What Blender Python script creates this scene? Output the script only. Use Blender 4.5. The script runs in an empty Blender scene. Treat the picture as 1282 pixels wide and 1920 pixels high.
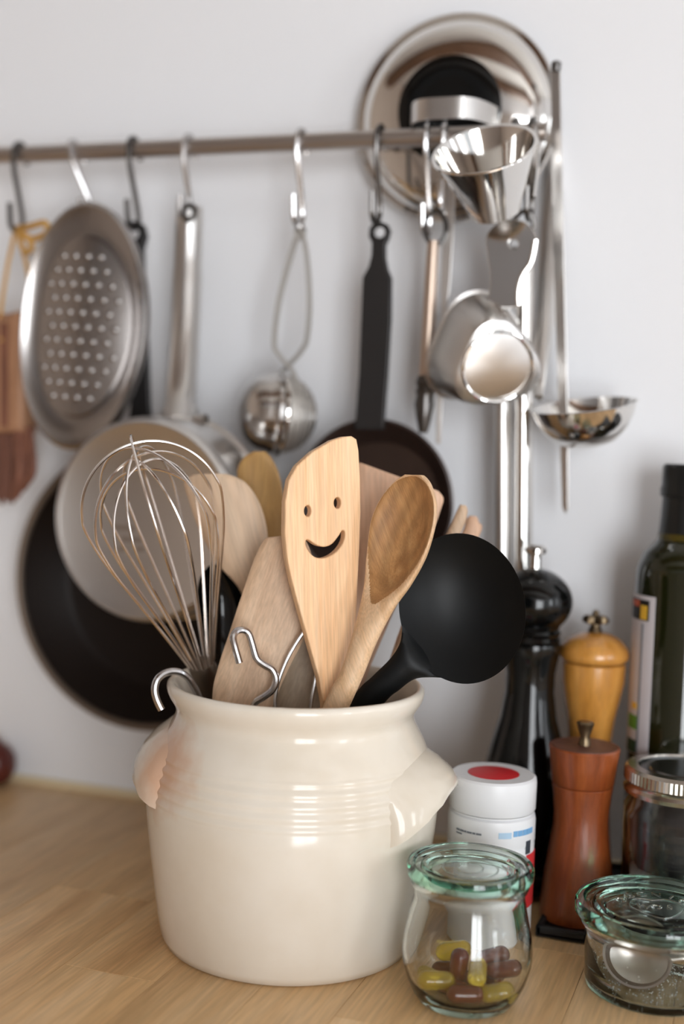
import bpy, bmesh, math, random
from mathutils import Vector, Matrix
random.seed(7)
sc = bpy.context.scene
col = sc.collection
PI = math.pi
R_ = math.radians

# ------------------------------------------------------------------ camera
FPX, CX, CY = 2400.0, 641.0, 960.0           # focal length and centre in pixels of the 1282x1920 frame
YAW, PITCH, ROLL = R_(19.4), R_(3.8), R_(2.0)
CAM = Vector((0, -0.924, 0.31))
FWD = Vector((-math.sin(YAW)*math.cos(PITCH), math.cos(YAW)*math.cos(PITCH), -math.sin(PITCH)))
R0 = Vector((math.cos(YAW), math.sin(YAW), 0))
U0 = R0.cross(FWD)
CR = R0*math.cos(ROLL) + U0*math.sin(ROLL)
CU = U0*math.cos(ROLL) - R0*math.sin(ROLL)
FH = Vector((-math.sin(YAW), math.cos(YAW), 0))
cam = bpy.data.cameras.new('camera')
cam_o = bpy.data.objects.new('camera', cam)
col.objects.link(cam_o)
cam.sensor_fit = 'VERTICAL'
cam.sensor_height = 36.0
cam.sensor_width = 24.0
cam.lens = FPX/1920*36.0
cam.clip_start = 0.02
M3 = Matrix((CR, CU, -FWD)).transposed()
cam_o.matrix_world = Matrix.Translation(CAM) @ M3.to_4x4()
cam.dof.use_dof = True
cam.dof.focus_distance = 0.735
cam.dof.aperture_fstop = 2.45
sc.camera = cam_o

# ------------------------------------------------------------------ light
vs = sc.view_settings
vs.view_transform = 'Standard'
vs.look = 'None'
vs.gamma = 1.0
vs.use_curve_mapping = False
vs.exposure = -0.50
w = bpy.data.worlds.new('world')
sc.world = w
w.use_nodes = True
w.node_tree.nodes['Background'].inputs[0].default_value = (0.85, 0.93, 1.0, 1)
w.node_tree.nodes['Background'].inputs[1].default_value = 0.6

RX0, RX1, RY0, RZ0, RZ1 = -1.9, 2.5, -3.3, -0.9, 1.75       # the room


def area(name, loc, rot, sx, sy, power, c):
    l = bpy.data.lights.new(name, 'AREA')
    l.shape = 'RECTANGLE'
    l.size = sx
    l.size_y = sy
    l.energy = power
    l.color = c
    o = bpy.data.objects.new(name, l)
    o.location = loc
    o.rotation_euler = rot
    col.objects.link(o)
    return o


# daylight through the two tall casements of the right wall and a window behind the camera
WIN = [(-1.72, -1.18, -0.05, 1.10), (-0.66, -0.24, -0.05, 1.10), (-3.10, -2.10, -0.75, 1.15)]     # y0 y1 z0 z1
for i, (y0, y1, z0, z1) in enumerate(WIN):
    area('daylight', (RX1+.10, (y0+y1)/2, (z0+z1)/2), (0, R_(90), 0), z1-z0-.04, y1-y0-.04, (22, 7, 4)[i], (0.90, 0.95, 1.0))
WB = (0.95, 2.40, -0.86, 1.20)          # x0 x1 z0 z1 in the rear wall
area('daylight', ((WB[0]+WB[1])/2, RY0-.10, (WB[2]+WB[3])/2), (R_(90), 0, 0), WB[1]-WB[0]-.04, WB[3]-WB[2]-.04, 150, (0.94, 0.97, 1.0))


# ------------------------------------------------------------------ pixel helpers (real points in the room)
def ray(x, y):
    return FWD + CR*((x-CX)/FPX) - CU*((y-CY)/FPX)


def at(x, y, Z):                      # point at depth Z from the camera
    return CAM + ray(x, y)*Z


def W(x, y, d=0.0):                   # point at distance d in front of the wall
    v = ray(x, y)
    return CAM + v*((-d-CAM.y)/v.y)


def T(x, y, z=0.0):                   # point at height z above the worktop
    v = ray(x, y)
    return CAM + v*((z-CAM.z)/v.z)


# ------------------------------------------------------------------ materials
def lin(c):
    c = c/255.0
    return c/12.92 if c <= 0.04045 else ((c+0.055)/1.055)**2.4


def rgb(r, g, b):
    return (lin(r), lin(g), lin(b), 1.0)


def base_mat(name):
    m = bpy.data.materials.new(name)
    m.use_nodes = True
    nt = m.node_tree
    return m, nt, nt.nodes['Principled BSDF']


def plain(name, c, rough=.5, metal=0.0, coat=0.0, trans=0.0, ior=1.5, bump=0.0, bscale=200., var=0.0, spec=None):
    m, nt, p = base_mat(name)
    p.inputs['Base Color'].default_value = c
    p.inputs['Roughness'].default_value = rough
    p.inputs['Metallic'].default_value = metal
    p.inputs['Coat Weight'].default_value = coat
    p.inputs['Transmission Weight'].default_value = trans
    p.inputs['IOR'].default_value = ior
    if spec is not None:
        p.inputs['Specular IOR Level'].default_value = spec
    tc = nt.nodes.new('ShaderNodeTexCoord')
    n = nt.nodes.new('ShaderNodeTexNoise')
    n.inputs['Scale'].default_value = bscale
    n.inputs['Detail'].default_value = 4
    nt.links.new(tc.outputs['Object'], n.inputs['Vector'])
    if var > 0:
        mx = nt.nodes.new('ShaderNodeMixRGB')
        mx.blend_type = 'MULTIPLY'
        mx.inputs[0].default_value = var
        mx.inputs[1].default_value = c
        nt.links.new(n.outputs['Fac'], mx.inputs[2])
        nt.links.new(mx.outputs[0], p.inputs['Base Color'])
    if bump > 0:
        b = nt.nodes.new('ShaderNodeBump')
        b.inputs['Strength'].default_value = bump
        b.inputs['Distance'].default_value = .001
        nt.links.new(n.outputs['Fac'], b.inputs['Height'])
        nt.links.new(b.outputs[0], p.inputs['Normal'])
    return m


def wood(name, c0, c1, c2, ang=0.0, along='Z', rough=.5, coarse=45., ratio=.05, rings=0.0, coat=0.0, rnd=False):
    """grain noise stretched along an axis; ang leans the grain in the wall plane"""
    m, nt, p = base_mat(name)
    tc = nt.nodes.new('ShaderNodeTexCoord')
    mp = nt.nodes.new('ShaderNodeMapping')
    mp2 = nt.nodes.new('ShaderNodeMapping')
    mp2.inputs['Rotation'].default_value = (0, ang, 0)
    s = [coarse]*3
    s['XYZ'.index(along)] = coarse*ratio
    mp.inputs['Scale'].default_value = s
    nt.links.new(tc.outputs['Object'], mp2.inputs['Vector'])
    src = mp2.outputs[0]
    if rnd:
        oi = nt.nodes.new('ShaderNodeObjectInfo')
        ml = nt.nodes.new('ShaderNodeVectorMath')
        ml.operation = 'MULTIPLY_ADD'
        ml.inputs[1].default_value = (7.3, 3.1, 5.7)
        nt.links.new(oi.outputs['Random'], ml.inputs[0])
        nt.links.new(src, ml.inputs[2])
        src = ml.outputs[0]
    nt.links.new(src, mp.inputs['Vector'])
    n1 = nt.nodes.new('ShaderNodeTexNoise')
    n1.inputs['Scale'].default_value = 1.0
    n1.inputs['Detail'].default_value = 6
    n1.inputs['Roughness'].default_value = .6
    n1.inputs['Distortion'].default_value = 1.2
    nt.links.new(mp.outputs[0], n1.inputs['Vector'])
    ramp = nt.nodes.new('ShaderNodeValToRGB')
    e = ramp.color_ramp.elements
    e[0].position, e[0].color = .28, c0
    e[1].position, e[1].color = .72, c2
    k = e.new(.5)
    k.color = c1
    nt.links.new(n1.outputs['Fac'], ramp.inputs[0])
    n2 = nt.nodes.new('ShaderNodeTexNoise')
    n2.inputs['Scale'].default_value = 14.0
    n2.inputs['Detail'].default_value = 3
    nt.links.new(mp.outputs[0], n2.inputs['Vector'])
    mr = nt.nodes.new('ShaderNodeMapRange')
    mr.inputs[1].default_value = .35
    mr.inputs[2].default_value = .65
    mr.inputs[3].default_value = .80
    mr.inputs[4].default_value = 1.08
    nt.links.new(n2.outputs['Fac'], mr.inputs[0])
    mx = nt.nodes.new('ShaderNodeMixRGB')
    mx.blend_type = 'MULTIPLY'
    mx.inputs[0].default_value = .7
    nt.links.new(ramp.outputs[0], mx.inputs[1])
    nt.links.new(mr.outputs[0], mx.inputs[2])
    out = mx.outputs[0]
    if rings > 0:
        wv = nt.nodes.new('ShaderNodeTexWave')
        wv.wave_type = 'RINGS'
        wv.rings_direction = 'SPHERICAL'
        wv.inputs['Scale'].default_value = rings
        wv.inputs['Distortion'].default_value = .5
        wv.inputs['Detail'].default_value = 1
        mp3 = nt.nodes.new('ShaderNodeMapping')
        mp3.vector_type = 'TEXTURE'
        mp3.inputs['Location'].default_value = at(772, 1000, .730)
        mp3.inputs['Rotation'].default_value = (0, R_(20), 0)
        mp3.inputs['Scale'].default_value = (1, 1, 2.4)
        gp = nt.nodes.new('ShaderNodeNewGeometry')
        nt.links.new(gp.outputs['Position'], mp3.inputs['Vector'])
        nt.links.new(mp3.outputs[0], wv.inputs['Vector'])
        m4 = nt.nodes.new('ShaderNodeMixRGB')
        m4.blend_type = 'MULTIPLY'
        m4.inputs[0].default_value = .22
        nt.links.new(out, m4.inputs[1])
        nt.links.new(wv.outputs['Color'], m4.inputs[2])
        out = m4.outputs[0]
    if rnd:
        hs = nt.nodes.new('ShaderNodeHueSaturation')
        mr2 = nt.nodes.new('ShaderNodeMapRange')
        mr2.inputs[3].default_value = .80
        mr2.inputs[4].default_value = 1.12
        nt.links.new(oi.outputs['Random'], mr2.inputs[0])
        nt.links.new(mr2.outputs[0], hs.inputs['Value'])
        nt.links.new(out, hs.inputs['Color'])
        out = hs.outputs[0]
    nt.links.new(out, p.inputs['Base Color'])
    p.inputs['Roughness'].default_value = rough
    p.inputs['Coat Weight'].default_value = coat
    p.inputs['Coat Roughness'].default_value = .25
    b = nt.nodes.new('ShaderNodeBump')
    b.inputs['Strength'].default_value = .25
    b.inputs['Distance'].default_value = .0006
    nt.links.new(n2.outputs['Fac'], b.inputs['Height'])
    nt.links.new(b.outputs[0], p.inputs['Normal'])
    return m


def glass(name, c, rough=0.0, ior=1.5, density=0.0, dcol=None):
    m, nt, p = base_mat(name)
    p.inputs['Base Color'].default_value = c
    p.inputs['Roughness'].default_value = rough
    p.inputs['Transmission Weight'].default_value = 1.0
    p.inputs['IOR'].default_value = ior
    if density > 0:
        va = nt.nodes.new('ShaderNodeVolumeAbsorption')
        va.inputs['Color'].default_value = dcol
        va.inputs['Density'].default_value = density
        nt.links.new(va.outputs[0], nt.nodes['Material Output'].inputs['Volume'])
    return m


M = {}
M['wall'] = plain('wall_paint', rgb(240, 241, 244), .6, bump=.05, bscale=60)
M['ceiling'] = plain('ceiling_paint', rgb(240, 239, 236), .7)
M['added_beam'] = wood('added_beam_wood', rgb(92, 66, 48), rgb(116, 86, 64), rgb(132, 100, 76), along='Y', coarse=8, rough=.6)
M['frame'] = plain('window_frame_paint', rgb(232, 232, 230), .4)
M['floor'] = wood('floor_wood', rgb(160, 138, 116), rgb(184, 162, 140), rgb(200, 180, 158), along='Y', coarse=8)
M['wall_warm'] = plain('ochre_wall_paint', rgb(204, 188, 174), .7)
M['added_cupboard'] = plain('pale_added_cupboard', rgb(196, 186, 178), .5)
M['stave'] = wood('worktop_beech', rgb(204, 160, 110), rgb(226, 186, 134), rgb(238, 204, 158), along='Y', coarse=34, ratio=.06, rough=.38, rnd=True)
M['caulk'] = plain('caulk', rgb(226, 208, 170), .6)
M['steel'] = plain('steel', rgb(206, 203, 200), .16, 1.0)
M['steel_pol'] = plain('polished_steel', rgb(222, 219, 215), .07, 1.0)
M['steel_br'] = plain('brushed_steel', rgb(210, 207, 204), .30, 1.0)
M['steel_gr'] = plain('grater_steel', rgb(168, 164, 162), .24, 1.0)
M['steel_rail'] = plain('rail_steel', rgb(186, 178, 172), .36, 1.0)
M['mesh_metal'] = plain('fine_steel_mesh', rgb(206, 202, 196), .5, .8, bump=.4, bscale=900)
M['steel_dk'] = plain('dark_steel', rgb(95, 92, 90), .28, 1.0)
M['wire'] = plain('zinc_wire', rgb(196, 194, 194), .22, 1.0)
M['wirecopper'] = plain('whisk_wire', rgb(232, 224, 218), .2, 1.0)
M['ferrule'] = plain('ferrule_steel', rgb(128, 116, 104), .32, 1.0)
M['iron'] = plain('black_iron', rgb(44, 42, 42), .42, .35, bump=.1, bscale=300)
M['iron_in'] = plain('seasoned_iron', rgb(72, 56, 50), .30, .3, var=.4, bscale=40, spec=.7)
M['iron_big'] = plain('dark_pan_coating', rgb(24, 15, 10), .5, .0, spec=.2)
M['iron_rim'] = plain('pan_rim', rgb(118, 104, 92), .42, .6)
M['black'] = plain('black_plastic', rgb(12, 14, 15), .45, spec=.22, bump=.03, bscale=500)
M['blackg'] = plain('black_lacquer', rgb(8, 9, 9), .10, spec=.4)
M['blackr'] = plain('black_rubber', rgb(20, 20, 22), .5)
M['whitepl'] = plain('white_plastic', rgb(232, 233, 235), .35)
M['redpl'] = plain('red_plastic', rgb(206, 38, 44), .4)
M['printblue'] = plain('blue_print', rgb(120, 172, 216), .4)
M['printpale'] = plain('pale_blue_print', rgb(178, 208, 232), .4)
M['printred'] = plain('red_print', rgb(214, 52, 56), .4)
M['printdk'] = plain('dark_print', rgb(60, 66, 74), .4)
M['printgrey'] = plain('grey_print', rgb(120, 126, 134), .4)
M['paper'] = plain('label_paper', rgb(214, 208, 212), .55)
M['printgreen'] = plain('green_print', rgb(92, 150, 52), .5)
M['printdkgreen'] = plain('dark_green_print', rgb(20, 66, 48), .5)
M['printblack'] = plain('black_print', rgb(26, 22, 20), .5)
M['printyel'] = plain('yellow_print', rgb(236, 186, 60), .5)
M['printor'] = plain('orange_print', rgb(200, 84, 40), .5)
M['cord'] = plain('orange_cord', rgb(206, 158, 82), .7, bump=.3, bscale=600)
M['brush_wood'] = wood('brush_wood', rgb(146, 104, 76), rgb(176, 130, 98), rgb(190, 146, 114), coarse=60)
M['bristle'] = wood('bristle_fibre', rgb(96, 60, 46), rgb(128, 82, 64), rgb(154, 104, 82), coarse=160)
M['bulb'] = plain('bulb_skin', rgb(104, 44, 36), .35, var=.5, bscale=60)
M['mill_brown'] = wood('brown_mill_wood', rgb(108, 50, 22), rgb(140, 68, 30), rgb(160, 84, 40), coarse=50, ratio=.12, rough=.32, coat=.2)
M['mill_top'] = wood('brown_mill_endgrain', rgb(84, 48, 36), rgb(100, 60, 46), rgb(112, 70, 54), coarse=60, ratio=.6, rough=.5)
M['mill_gold'] = wood('golden_mill_wood', rgb(176, 116, 46), rgb(204, 142, 64), rgb(220, 160, 82), coarse=40, ratio=.1, rough=.22, coat=.5)
M['brass'] = plain('aged_brass', rgb(120, 104, 82), .35, 1.0)
M['oil_glass'] = plain('oil_bottle_glass', rgb(34, 36, 14), .05, trans=.35, coat=.3)
M['oil_neck'] = plain('oil_in_neck', rgb(92, 78, 14), .08, trans=.5)
M['foil'] = plain('black_capsule', rgb(14, 17, 17), .3)
M['glass'] = glass('jar_glass', (.985, .995, .99, 1), density=14, dcol=(.45, .84, .68, 1))
M['glassgreen'] = glass('lid_glass', (.98, .995, .99, 1), density=42, dcol=(.42, .84, .68, 1))
M['emboss'] = glass('embossed_glass', (.97, .99, .98, 1), .05)
M['gel_y'] = plain('yellow_gelatin', (1.0, .76, .09, 1), .04, trans=.7, ior=1.33, coat=.2)
M['gel_b'] = plain('brown_gelatin', rgb(122, 58, 32), .14, trans=.25, ior=1.35, coat=.3)
M['salt'] = plain('salt', rgb(240, 240, 238), .5)
M['bag'] = plain('dark_dried_leaves', rgb(40, 34, 38), .6, var=.6, bscale=120)
M['tin'] = plain('tin_band', rgb(198, 192, 184), .22, 1.0)
M['tin_dk'] = plain('tin_lid', rgb(120, 124, 126), .25, 1.0)
M['spat_smile'] = wood('bamboo_warm', rgb(234, 180, 126), rgb(246, 202, 156), rgb(252, 217, 178), ang=R_(3), coarse=70, ratio=.03, rough=.42)
M['spat_edge'] = wood('bamboo_cut_edge', rgb(150, 92, 40), rgb(176, 112, 54), rgb(190, 126, 66), coarse=200, ratio=.5)
M['spoon'] = wood('cherry_spoon', rgb(206, 164, 120), rgb(222, 184, 144), rgb(232, 200, 164), ang=R_(24), coarse=70, ratio=.05)
M['spoon_bowl'] = wood('worn_spoon_bowl', rgb(160, 112, 66), rgb(186, 138, 88), rgb(202, 158, 106), ang=R_(24), coarse=110, ratio=.05, rings=44)
M['beech'] = wood('beech_pale', rgb(188, 150, 118), rgb(208, 174, 142), rgb(220, 190, 160), ang=R_(-18), coarse=60, ratio=.05)
M['beech2'] = wood('beech_pink', rgb(196, 152, 122), rgb(216, 176, 146), rgb(226, 190, 162), ang=R_(4), coarse=40, ratio=.06)
M['beech3'] = wood('maple_pale', rgb(192, 158, 128), rgb(212, 182, 152), rgb(222, 196, 168), ang=R_(18), coarse=36, ratio=.05)
M['tanwood'] = wood('tan_wood', rgb(168, 126, 70), rgb(190, 150, 92), rgb(204, 168, 112), coarse=50, ratio=.06)
M['greywood'] = wood('grey_worn_wood', rgb(160, 138, 114), rgb(180, 160, 136), rgb(196, 178, 154), ang=R_(-20), coarse=60, ratio=.05)


def ceramic():
    m, nt, p = base_mat('cream_glaze')
    tc = nt.nodes.new('ShaderNodeTexCoord')
    n = nt.nodes.new('ShaderNodeTexNoise')
    n.inputs['Scale'].default_value = 14
    n.inputs['Detail'].default_value = 5
    nt.links.new(tc.outputs['Object'], n.inputs['Vector'])
    r = nt.nodes.new('ShaderNodeValToRGB')
    r.color_ramp.elements[0].color = rgb(222, 211, 194)
    r.color_ramp.elements[1].color = rgb(233, 225, 212)
    r.color_ramp.elements[0].position = .35
    r.color_ramp.elements[1].position = .65
    nt.links.new(n.outputs['Fac'], r.inputs[0])
    # scorched orange patch of the glaze on one shoulder
    geo = nt.nodes.new('ShaderNodeNewGeometry')
    d = nt.nodes.new('ShaderNodeVectorMath')
    d.operation = 'DISTANCE'
    d.inputs[1].default_value = SCORCH
    nt.links.new(geo.outputs['Position'], d.inputs[0])
    n2 = nt.nodes.new('ShaderNodeTexNoise')
    n2.inputs['Scale'].default_value = 55
    n2.inputs['Detail'].default_value = 3
    nt.links.new(tc.outputs['Object'], n2.inputs['Vector'])
    ad = nt.nodes.new('ShaderNodeMath')
    ad.operation = 'MULTIPLY_ADD'
    ad.inputs[1].default_value = .035
    nt.links.new(n2.outputs['Fac'], ad.inputs[0])
    nt.links.new(d.outputs['Value'], ad.inputs[2])
    mr = nt.nodes.new('ShaderNodeMapRange')
    mr.inputs[1].default_value = .030
    mr.inputs[2].default_value = .052
    mr.inputs[3].default_value = .6
    mr.inputs[4].default_value = 0
    nt.links.new(ad.outputs[0], mr.inputs[0])
    mx = nt.nodes.new('ShaderNodeMixRGB')
    mx.inputs[2].default_value = rgb(206, 140, 92)
    nt.links.new(mr.outputs[0], mx.inputs[0])
    nt.links.new(r.outputs[0], mx.inputs[1])
    nt.links.new(mx.outputs[0], p.inputs['Base Color'])
    p.inputs['Roughness'].default_value = .13
    p.inputs['Specular IOR Level'].default_value = .45
    b = nt.nodes.new('ShaderNodeBump')
    b.inputs['Strength'].default_value = .12
    b.inputs['Distance'].default_value = .002
    nt.links.new(n.outputs['Fac'], b.inputs['Height'])
    nt.links.new(b.outputs[0], p.inputs['Normal'])
    return m


# ------------------------------------------------------------------ mesh helpers: each returns (verts, faces)
I4 = Matrix.Identity(4)


def join(*md):
    V, Fc = [], []
    for v, f in md:
        o = len(V)
        V += list(v)
        Fc += [tuple(i+o for i in q) for q in f]
    return V, Fc


def xf(md, m):
    return [m @ Vector(v) for v in md[0]], md[1]


def box(c, s, m=I4):
    x, y, z = [k/2 for k in s]
    v = [Vector(c)+Vector(p) for p in ((-x, -y, -z), (x, -y, -z), (x, y, -z), (-x, y, -z), (-x, -y, z), (x, -y, z), (x, y, z), (-x, y, z))]
    f = [(0, 3, 2, 1), (4, 5, 6, 7), (0, 1, 5, 4), (1, 2, 6, 5), (2, 3, 7, 6), (3, 0, 4, 7)]
    return [m @ p for p in v], f


def bbox_(x0, x1, y0, y1, z0, z1):
    return box(((x0+x1)/2, (y0+y1)/2, (z0+z1)/2), (x1-x0, y1-y0, z1-z0))


def rbox(x0, x1, y0, y1, z0, z1, b):
    """box with chamfered edges"""
    bm = bmesh.new()
    v, f = bbox_(x0, x1, y0, y1, z0, z1)
    vs_ = [bm.verts.new(p) for p in v]
    for q in f:
        bm.faces.new([vs_[i] for i in q])
    bmesh.ops.bevel(bm, geom=bm.edges[:], offset=b, segments=2, affect='EDGES', profile=.5)
    bm.verts.ensure_lookup_table()
    bm.verts.index_update()
    r = [v.co.copy() for v in bm.verts], [tuple(q.index for q in fc.verts) for fc in bm.faces]
    bm.free()
    return r


def frame(o, n, up=Vector((0, 0, 1))):
    """matrix with local z along n"""
    z = Vector(n).normalized()
    x = Vector(up).cross(z)
    if x.length < 1e-4:
        x = Vector((1, 0, 0)).cross(z)
    x.normalize()
    y = z.cross(x)
    m = Matrix((x, y, z)).transposed().to_4x4()
    m.translation = Vector(o)
    return m


def lathe(prof, n=48, m=I4, shape=None):
    V, Fc, rings = [], [], []
    for r, z in prof:
        if abs(r) < 1e-7:
            rings.append([len(V)])
            V.append(m @ Vector((0, 0, z)))
        else:
            k = len(V)
            for i in range(n):
                a = 2*PI*i/n
                s = shape(a, z) if shape else 1.0
                V.append(m @ Vector((r*s*math.cos(a), r*s*math.sin(a), z)))
            rings.append(list(range(k, k+n)))
    for a, b in zip(rings, rings[1:]):
        for i in range(n):
            j = (i+1) % n
            if len(a) == 1 and len(b) == 1:
                continue
            if len(a) == 1:
                Fc.append((a[0], b[j], b[i]))
            elif len(b) == 1:
                Fc.append((a[i], a[j], b[0]))
            else:
                Fc.append((a[i], a[j], b[j], b[i]))
    return V, Fc


def cat(pts, n=6, closed=False):
    """Catmull-Rom through control tuples / vectors"""
    P = [Vector(p) for p in pts]
    k = len(P)
    out = []
    for i in range(k if closed else k-1):
        if closed:
            a, b, c, d = P[(i-1) % k], P[i], P[(i+1) % k], P[(i+2) % k]
        else:
            a, b, c, d = P[max(i-1, 0)], P[i], P[i+1], P[min(i+2, k-1)]
        for j in range(n):
            t = j/n
            out.append(.5*((2*b)+(c-a)*t+(2*a-5*b+4*c-d)*t*t+(3*b-a-3*c+d)*t**3))
    if not closed:
        out.append(P[-1])
    return out


def tube(pts, r, n=8, closed=False, flat=None):
    """sweep a circle (or ellipse: flat=(wide, thin)) along points"""
    P = [Vector(p) for p in pts]
    k = len(P)
    rad = r if isinstance(r, (list, tuple)) else [r]*k
    tan = []
    for i in range(k):
        a = P[(i-1) % k] if closed or i > 0 else P[0]
        b = P[(i+1) % k] if closed or i < k-1 else P[-1]
        tan.append((b-a).normalized())
    ref = Vector((0, 1, 0)) if abs(tan[0].y) < .9 else Vector((1, 0, 0))
    nx = tan[0].cross(ref).normalized()
    V, Fc = [], []
    for i in range(k):
        nx = (nx - tan[i]*nx.dot(tan[i])).normalized()
        ny = tan[i].cross(nx)
        for j in range(n):
            a = 2*PI*j/n
            sx, sy = flat if flat else (1, 1)
            V.append(P[i]+(nx*math.cos(a)*sx+ny*math.sin(a)*sy)*rad[i])
    for i in range(k if closed else k-1):
        for j in range(n):
            a, b = i*n+j, i*n+(j+1) % n
            c, d = ((i+1) % k)*n+(j+1) % n, ((i+1) % k)*n+j
            Fc.append((a, b, c, d))
    if not closed:
        Fc.append(tuple(range(n-1, -1, -1)))
        Fc.append(tuple(range((k-1)*n, k*n)))
    return V, Fc


def torus(c, axis, R, r, n=40, k=8, sx=1.0, sy=1.0):
    m = frame(c, axis)
    return tube([m @ Vector((R*sx*math.cos(2*PI*i/n), R*sy*math.sin(2*PI*i/n), 0)) for i in range(n)], r, k, closed=True)


def plate(outline, holes, m, thick, bevel=.0008, res=2):
    """flat board: 2D outline with holes in the local xy of m, centred on z=0"""
    cu = bpy.data.curves.new('tmp', 'CURVE')
    cu.dimensions = '2D'
    cu.fill_mode = 'BOTH'
    cu.extrude = max(thick/2-bevel, 1e-5)
    cu.bevel_depth = bevel
    cu.bevel_resolution = res
    cu.offset = -bevel
    for pl in [outline]+list(holes):
        sp = cu.splines.new('POLY')
        sp.points.add(len(pl)-1)
        for q, p in zip(sp.points, pl):
            q.co = (p[0], p[1], 0, 1)
        sp.use_cyclic_u = True
    o = bpy.data.objects.new('tmp', cu)
    col.objects.link(o)
    bpy.context.view_layer.update()
    me = bpy.data.meshes.new_from_object(o.evaluated_get(bpy.context.evaluated_depsgraph_get()))
    r = [m @ v.co for v in me.vertices], [tuple(p.vertices) for p in me.polygons]
    bpy.data.objects.remove(o)
    bpy.data.curves.remove(cu)
    bpy.data.meshes.remove(me)
    return r


def px_plane(o, n):
    """(matrix, function pixel -> local xy) for a plane through o with normal n"""
    m = frame(o, n)
    mi = m.inverted()
    nn = Vector(n).normalized()

    def q(x, y):
        v = ray(x, y)
        t = (Vector(o)-CAM).dot(nn)/v.dot(nn)
        p = mi @ (CAM+v*t)
        return (p.x, p.y)
    return m, q


def px_plate(out, holes, o, n, thick, bevel=.0008, smooth=0):
    m, q = px_plane(o, n)
    ol = [q(*p) for p in out]
    if smooth:
        ol = [tuple(v) for v in cat(ol, smooth, True)]
    hs = []
    for h in holes:
        hh = [q(*p) for p in h]
        hs.append([tuple(v) for v in cat(hh, 5, True)])
    return plate(ol, hs, m, thick, bevel)


def px_circ(x, y, rx, ry, n=10):
    return [(x+rx*math.cos(2*PI*i/n), y+ry*math.sin(2*PI*i/n)) for i in range(n)]


def loft_px(st, sub=5, n=9, power=4):
    """board / spoon given by stations of two edge pixels.
    station: (xl,yl, xr,yr, Zl, Zr, front, back, edge): depths of the two edges; front/back = mid thickness either
    side of the edge line (front negative: hollow); edge = half thickness at the rim"""
    rows = []
    for s in st:
        l, r = at(s[0], s[1], s[4]), at(s[2], s[3], s[5])
        rows.append(list(l)+list(r)+[s[6], s[7], s[8]])
    dense = []
    k = len(rows)
    for i in range(k-1):
        a, b, c, d = rows[max(i-1, 0)], rows[i], rows[i+1], rows[min(i+2, k-1)]
        for j in range(sub):
            t = j/sub
            dense.append([.5*((2*q)+(e-p)*t+(2*p-5*q+4*e-g)*t*t+(3*q-p-3*e+g)*t**3) for p, q, e, g in zip(a, b, c, d)])
    dense.append(rows[-1])
    V, Fc = [], []
    ts = [-math.cos(PI*i/(n-1)) for i in range(n)]
    nr = 2*n-2
    for i, row in enumerate(dense):
        l, r = Vector(row[0:3]), Vector(row[3:6])
        fr, ba, ed = row[6:9]
        c, hw = (l+r)/2, (r-l)/2
        p0 = dense[max(i-1, 0)]
        p1 = dense[min(i+1, len(dense)-1)]
        ax = (Vector(p1[0:3])+Vector(p1[3:6])-Vector(p0[0:3])-Vector(p0[3:6])).normalized()
        nn = hw.cross(ax).normalized()
        if nn.dot(FWD) > 0:
            nn = -nn
        ring = []
        for t in ts:
            ring.append(c+hw*t+nn*(ed*(1-t**power)**.5+(fr-ed)*(1-t*t)))
        for t in reversed(ts[1:-1]):
            ring.append(c+hw*t-nn*(ed*(1-t**power)**.5+(ba-ed)*(1-t*t)))
        V += ring
    for i in range(len(dense)-1):
        for j in range(nr):
            a, b = i*nr+j, i*nr+(j+1) % nr
            Fc.append((a, b, b+nr, a+nr))
    Fc.append(tuple(range(nr-1, -1, -1)))
    o = (len(dense)-1)*nr
    Fc.append(tuple(range(o, o+nr)))
    return V, Fc


def cyl_patch(c, r, z0, z1, a0, a1, t=.0004, n=14, rz=None):
    """thin curved label on a round body (outer shell with thickness)"""
    V, Fc = [], []
    for i in range(n+1):
        a = a0+(a1-a0)*i/n
        for rr in (r, r+t):
            for z in (z0, z1):
                V.append(Vector(c)+Vector((rr*math.cos(a), rr*math.sin(a), z)))
    for i in range(n):
        b = i*4
        d = b+4
        Fc += [(b+2, d+2, d+3, b+3), (b, b+1, d+1, d), (b+1, b+3, d+3, d+1), (b, d, d+2, b+2)]
    Fc += [(0, 2, 3, 1), (n*4, n*4+1, n*4+3, n*4+2)]
    return V, Fc


def text_mesh(s, size, m, ext=.0004):
    cu = bpy.data.curves.new('tmp', 'FONT')
    cu.body = s
    cu.size = size
    cu.extrude = ext
    cu.align_x = 'CENTER'
    cu.align_y = 'CENTER'
    cu.resolution_u = 3
    o = bpy.data.objects.new('tmp', cu)
    col.objects.link(o)
    bpy.context.view_layer.update()
    me = bpy.data.meshes.new_from_object(o.evaluated_get(bpy.context.evaluated_depsgraph_get()))
    r = [m @ v.co for v in me.vertices], [tuple(p.vertices) for p in me.polygons]
    bpy.data.objects.remove(o)
    bpy.data.curves.remove(cu)
    bpy.data.meshes.remove(me)
    return r


# ------------------------------------------------------------------ objects
def to_mesh(name, md, mat, smooth=35):
    me = bpy.data.meshes.new(name)
    me.from_pydata([tuple(v) for v in md[0]], [], md[1])
    me.validate()
    bm = bmesh.new()
    bm.from_mesh(me)
    bmesh.ops.recalc_face_normals(bm, faces=bm.faces[:])
    bm.to_mesh(me)
    bm.free()
    me.materials.append(M[mat] if isinstance(mat, str) else mat)
    if smooth:
        for p in me.polygons:
            p.use_smooth = True
        me.set_sharp_from_angle(angle=R_(smooth))
    return me


ALL = []


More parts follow.
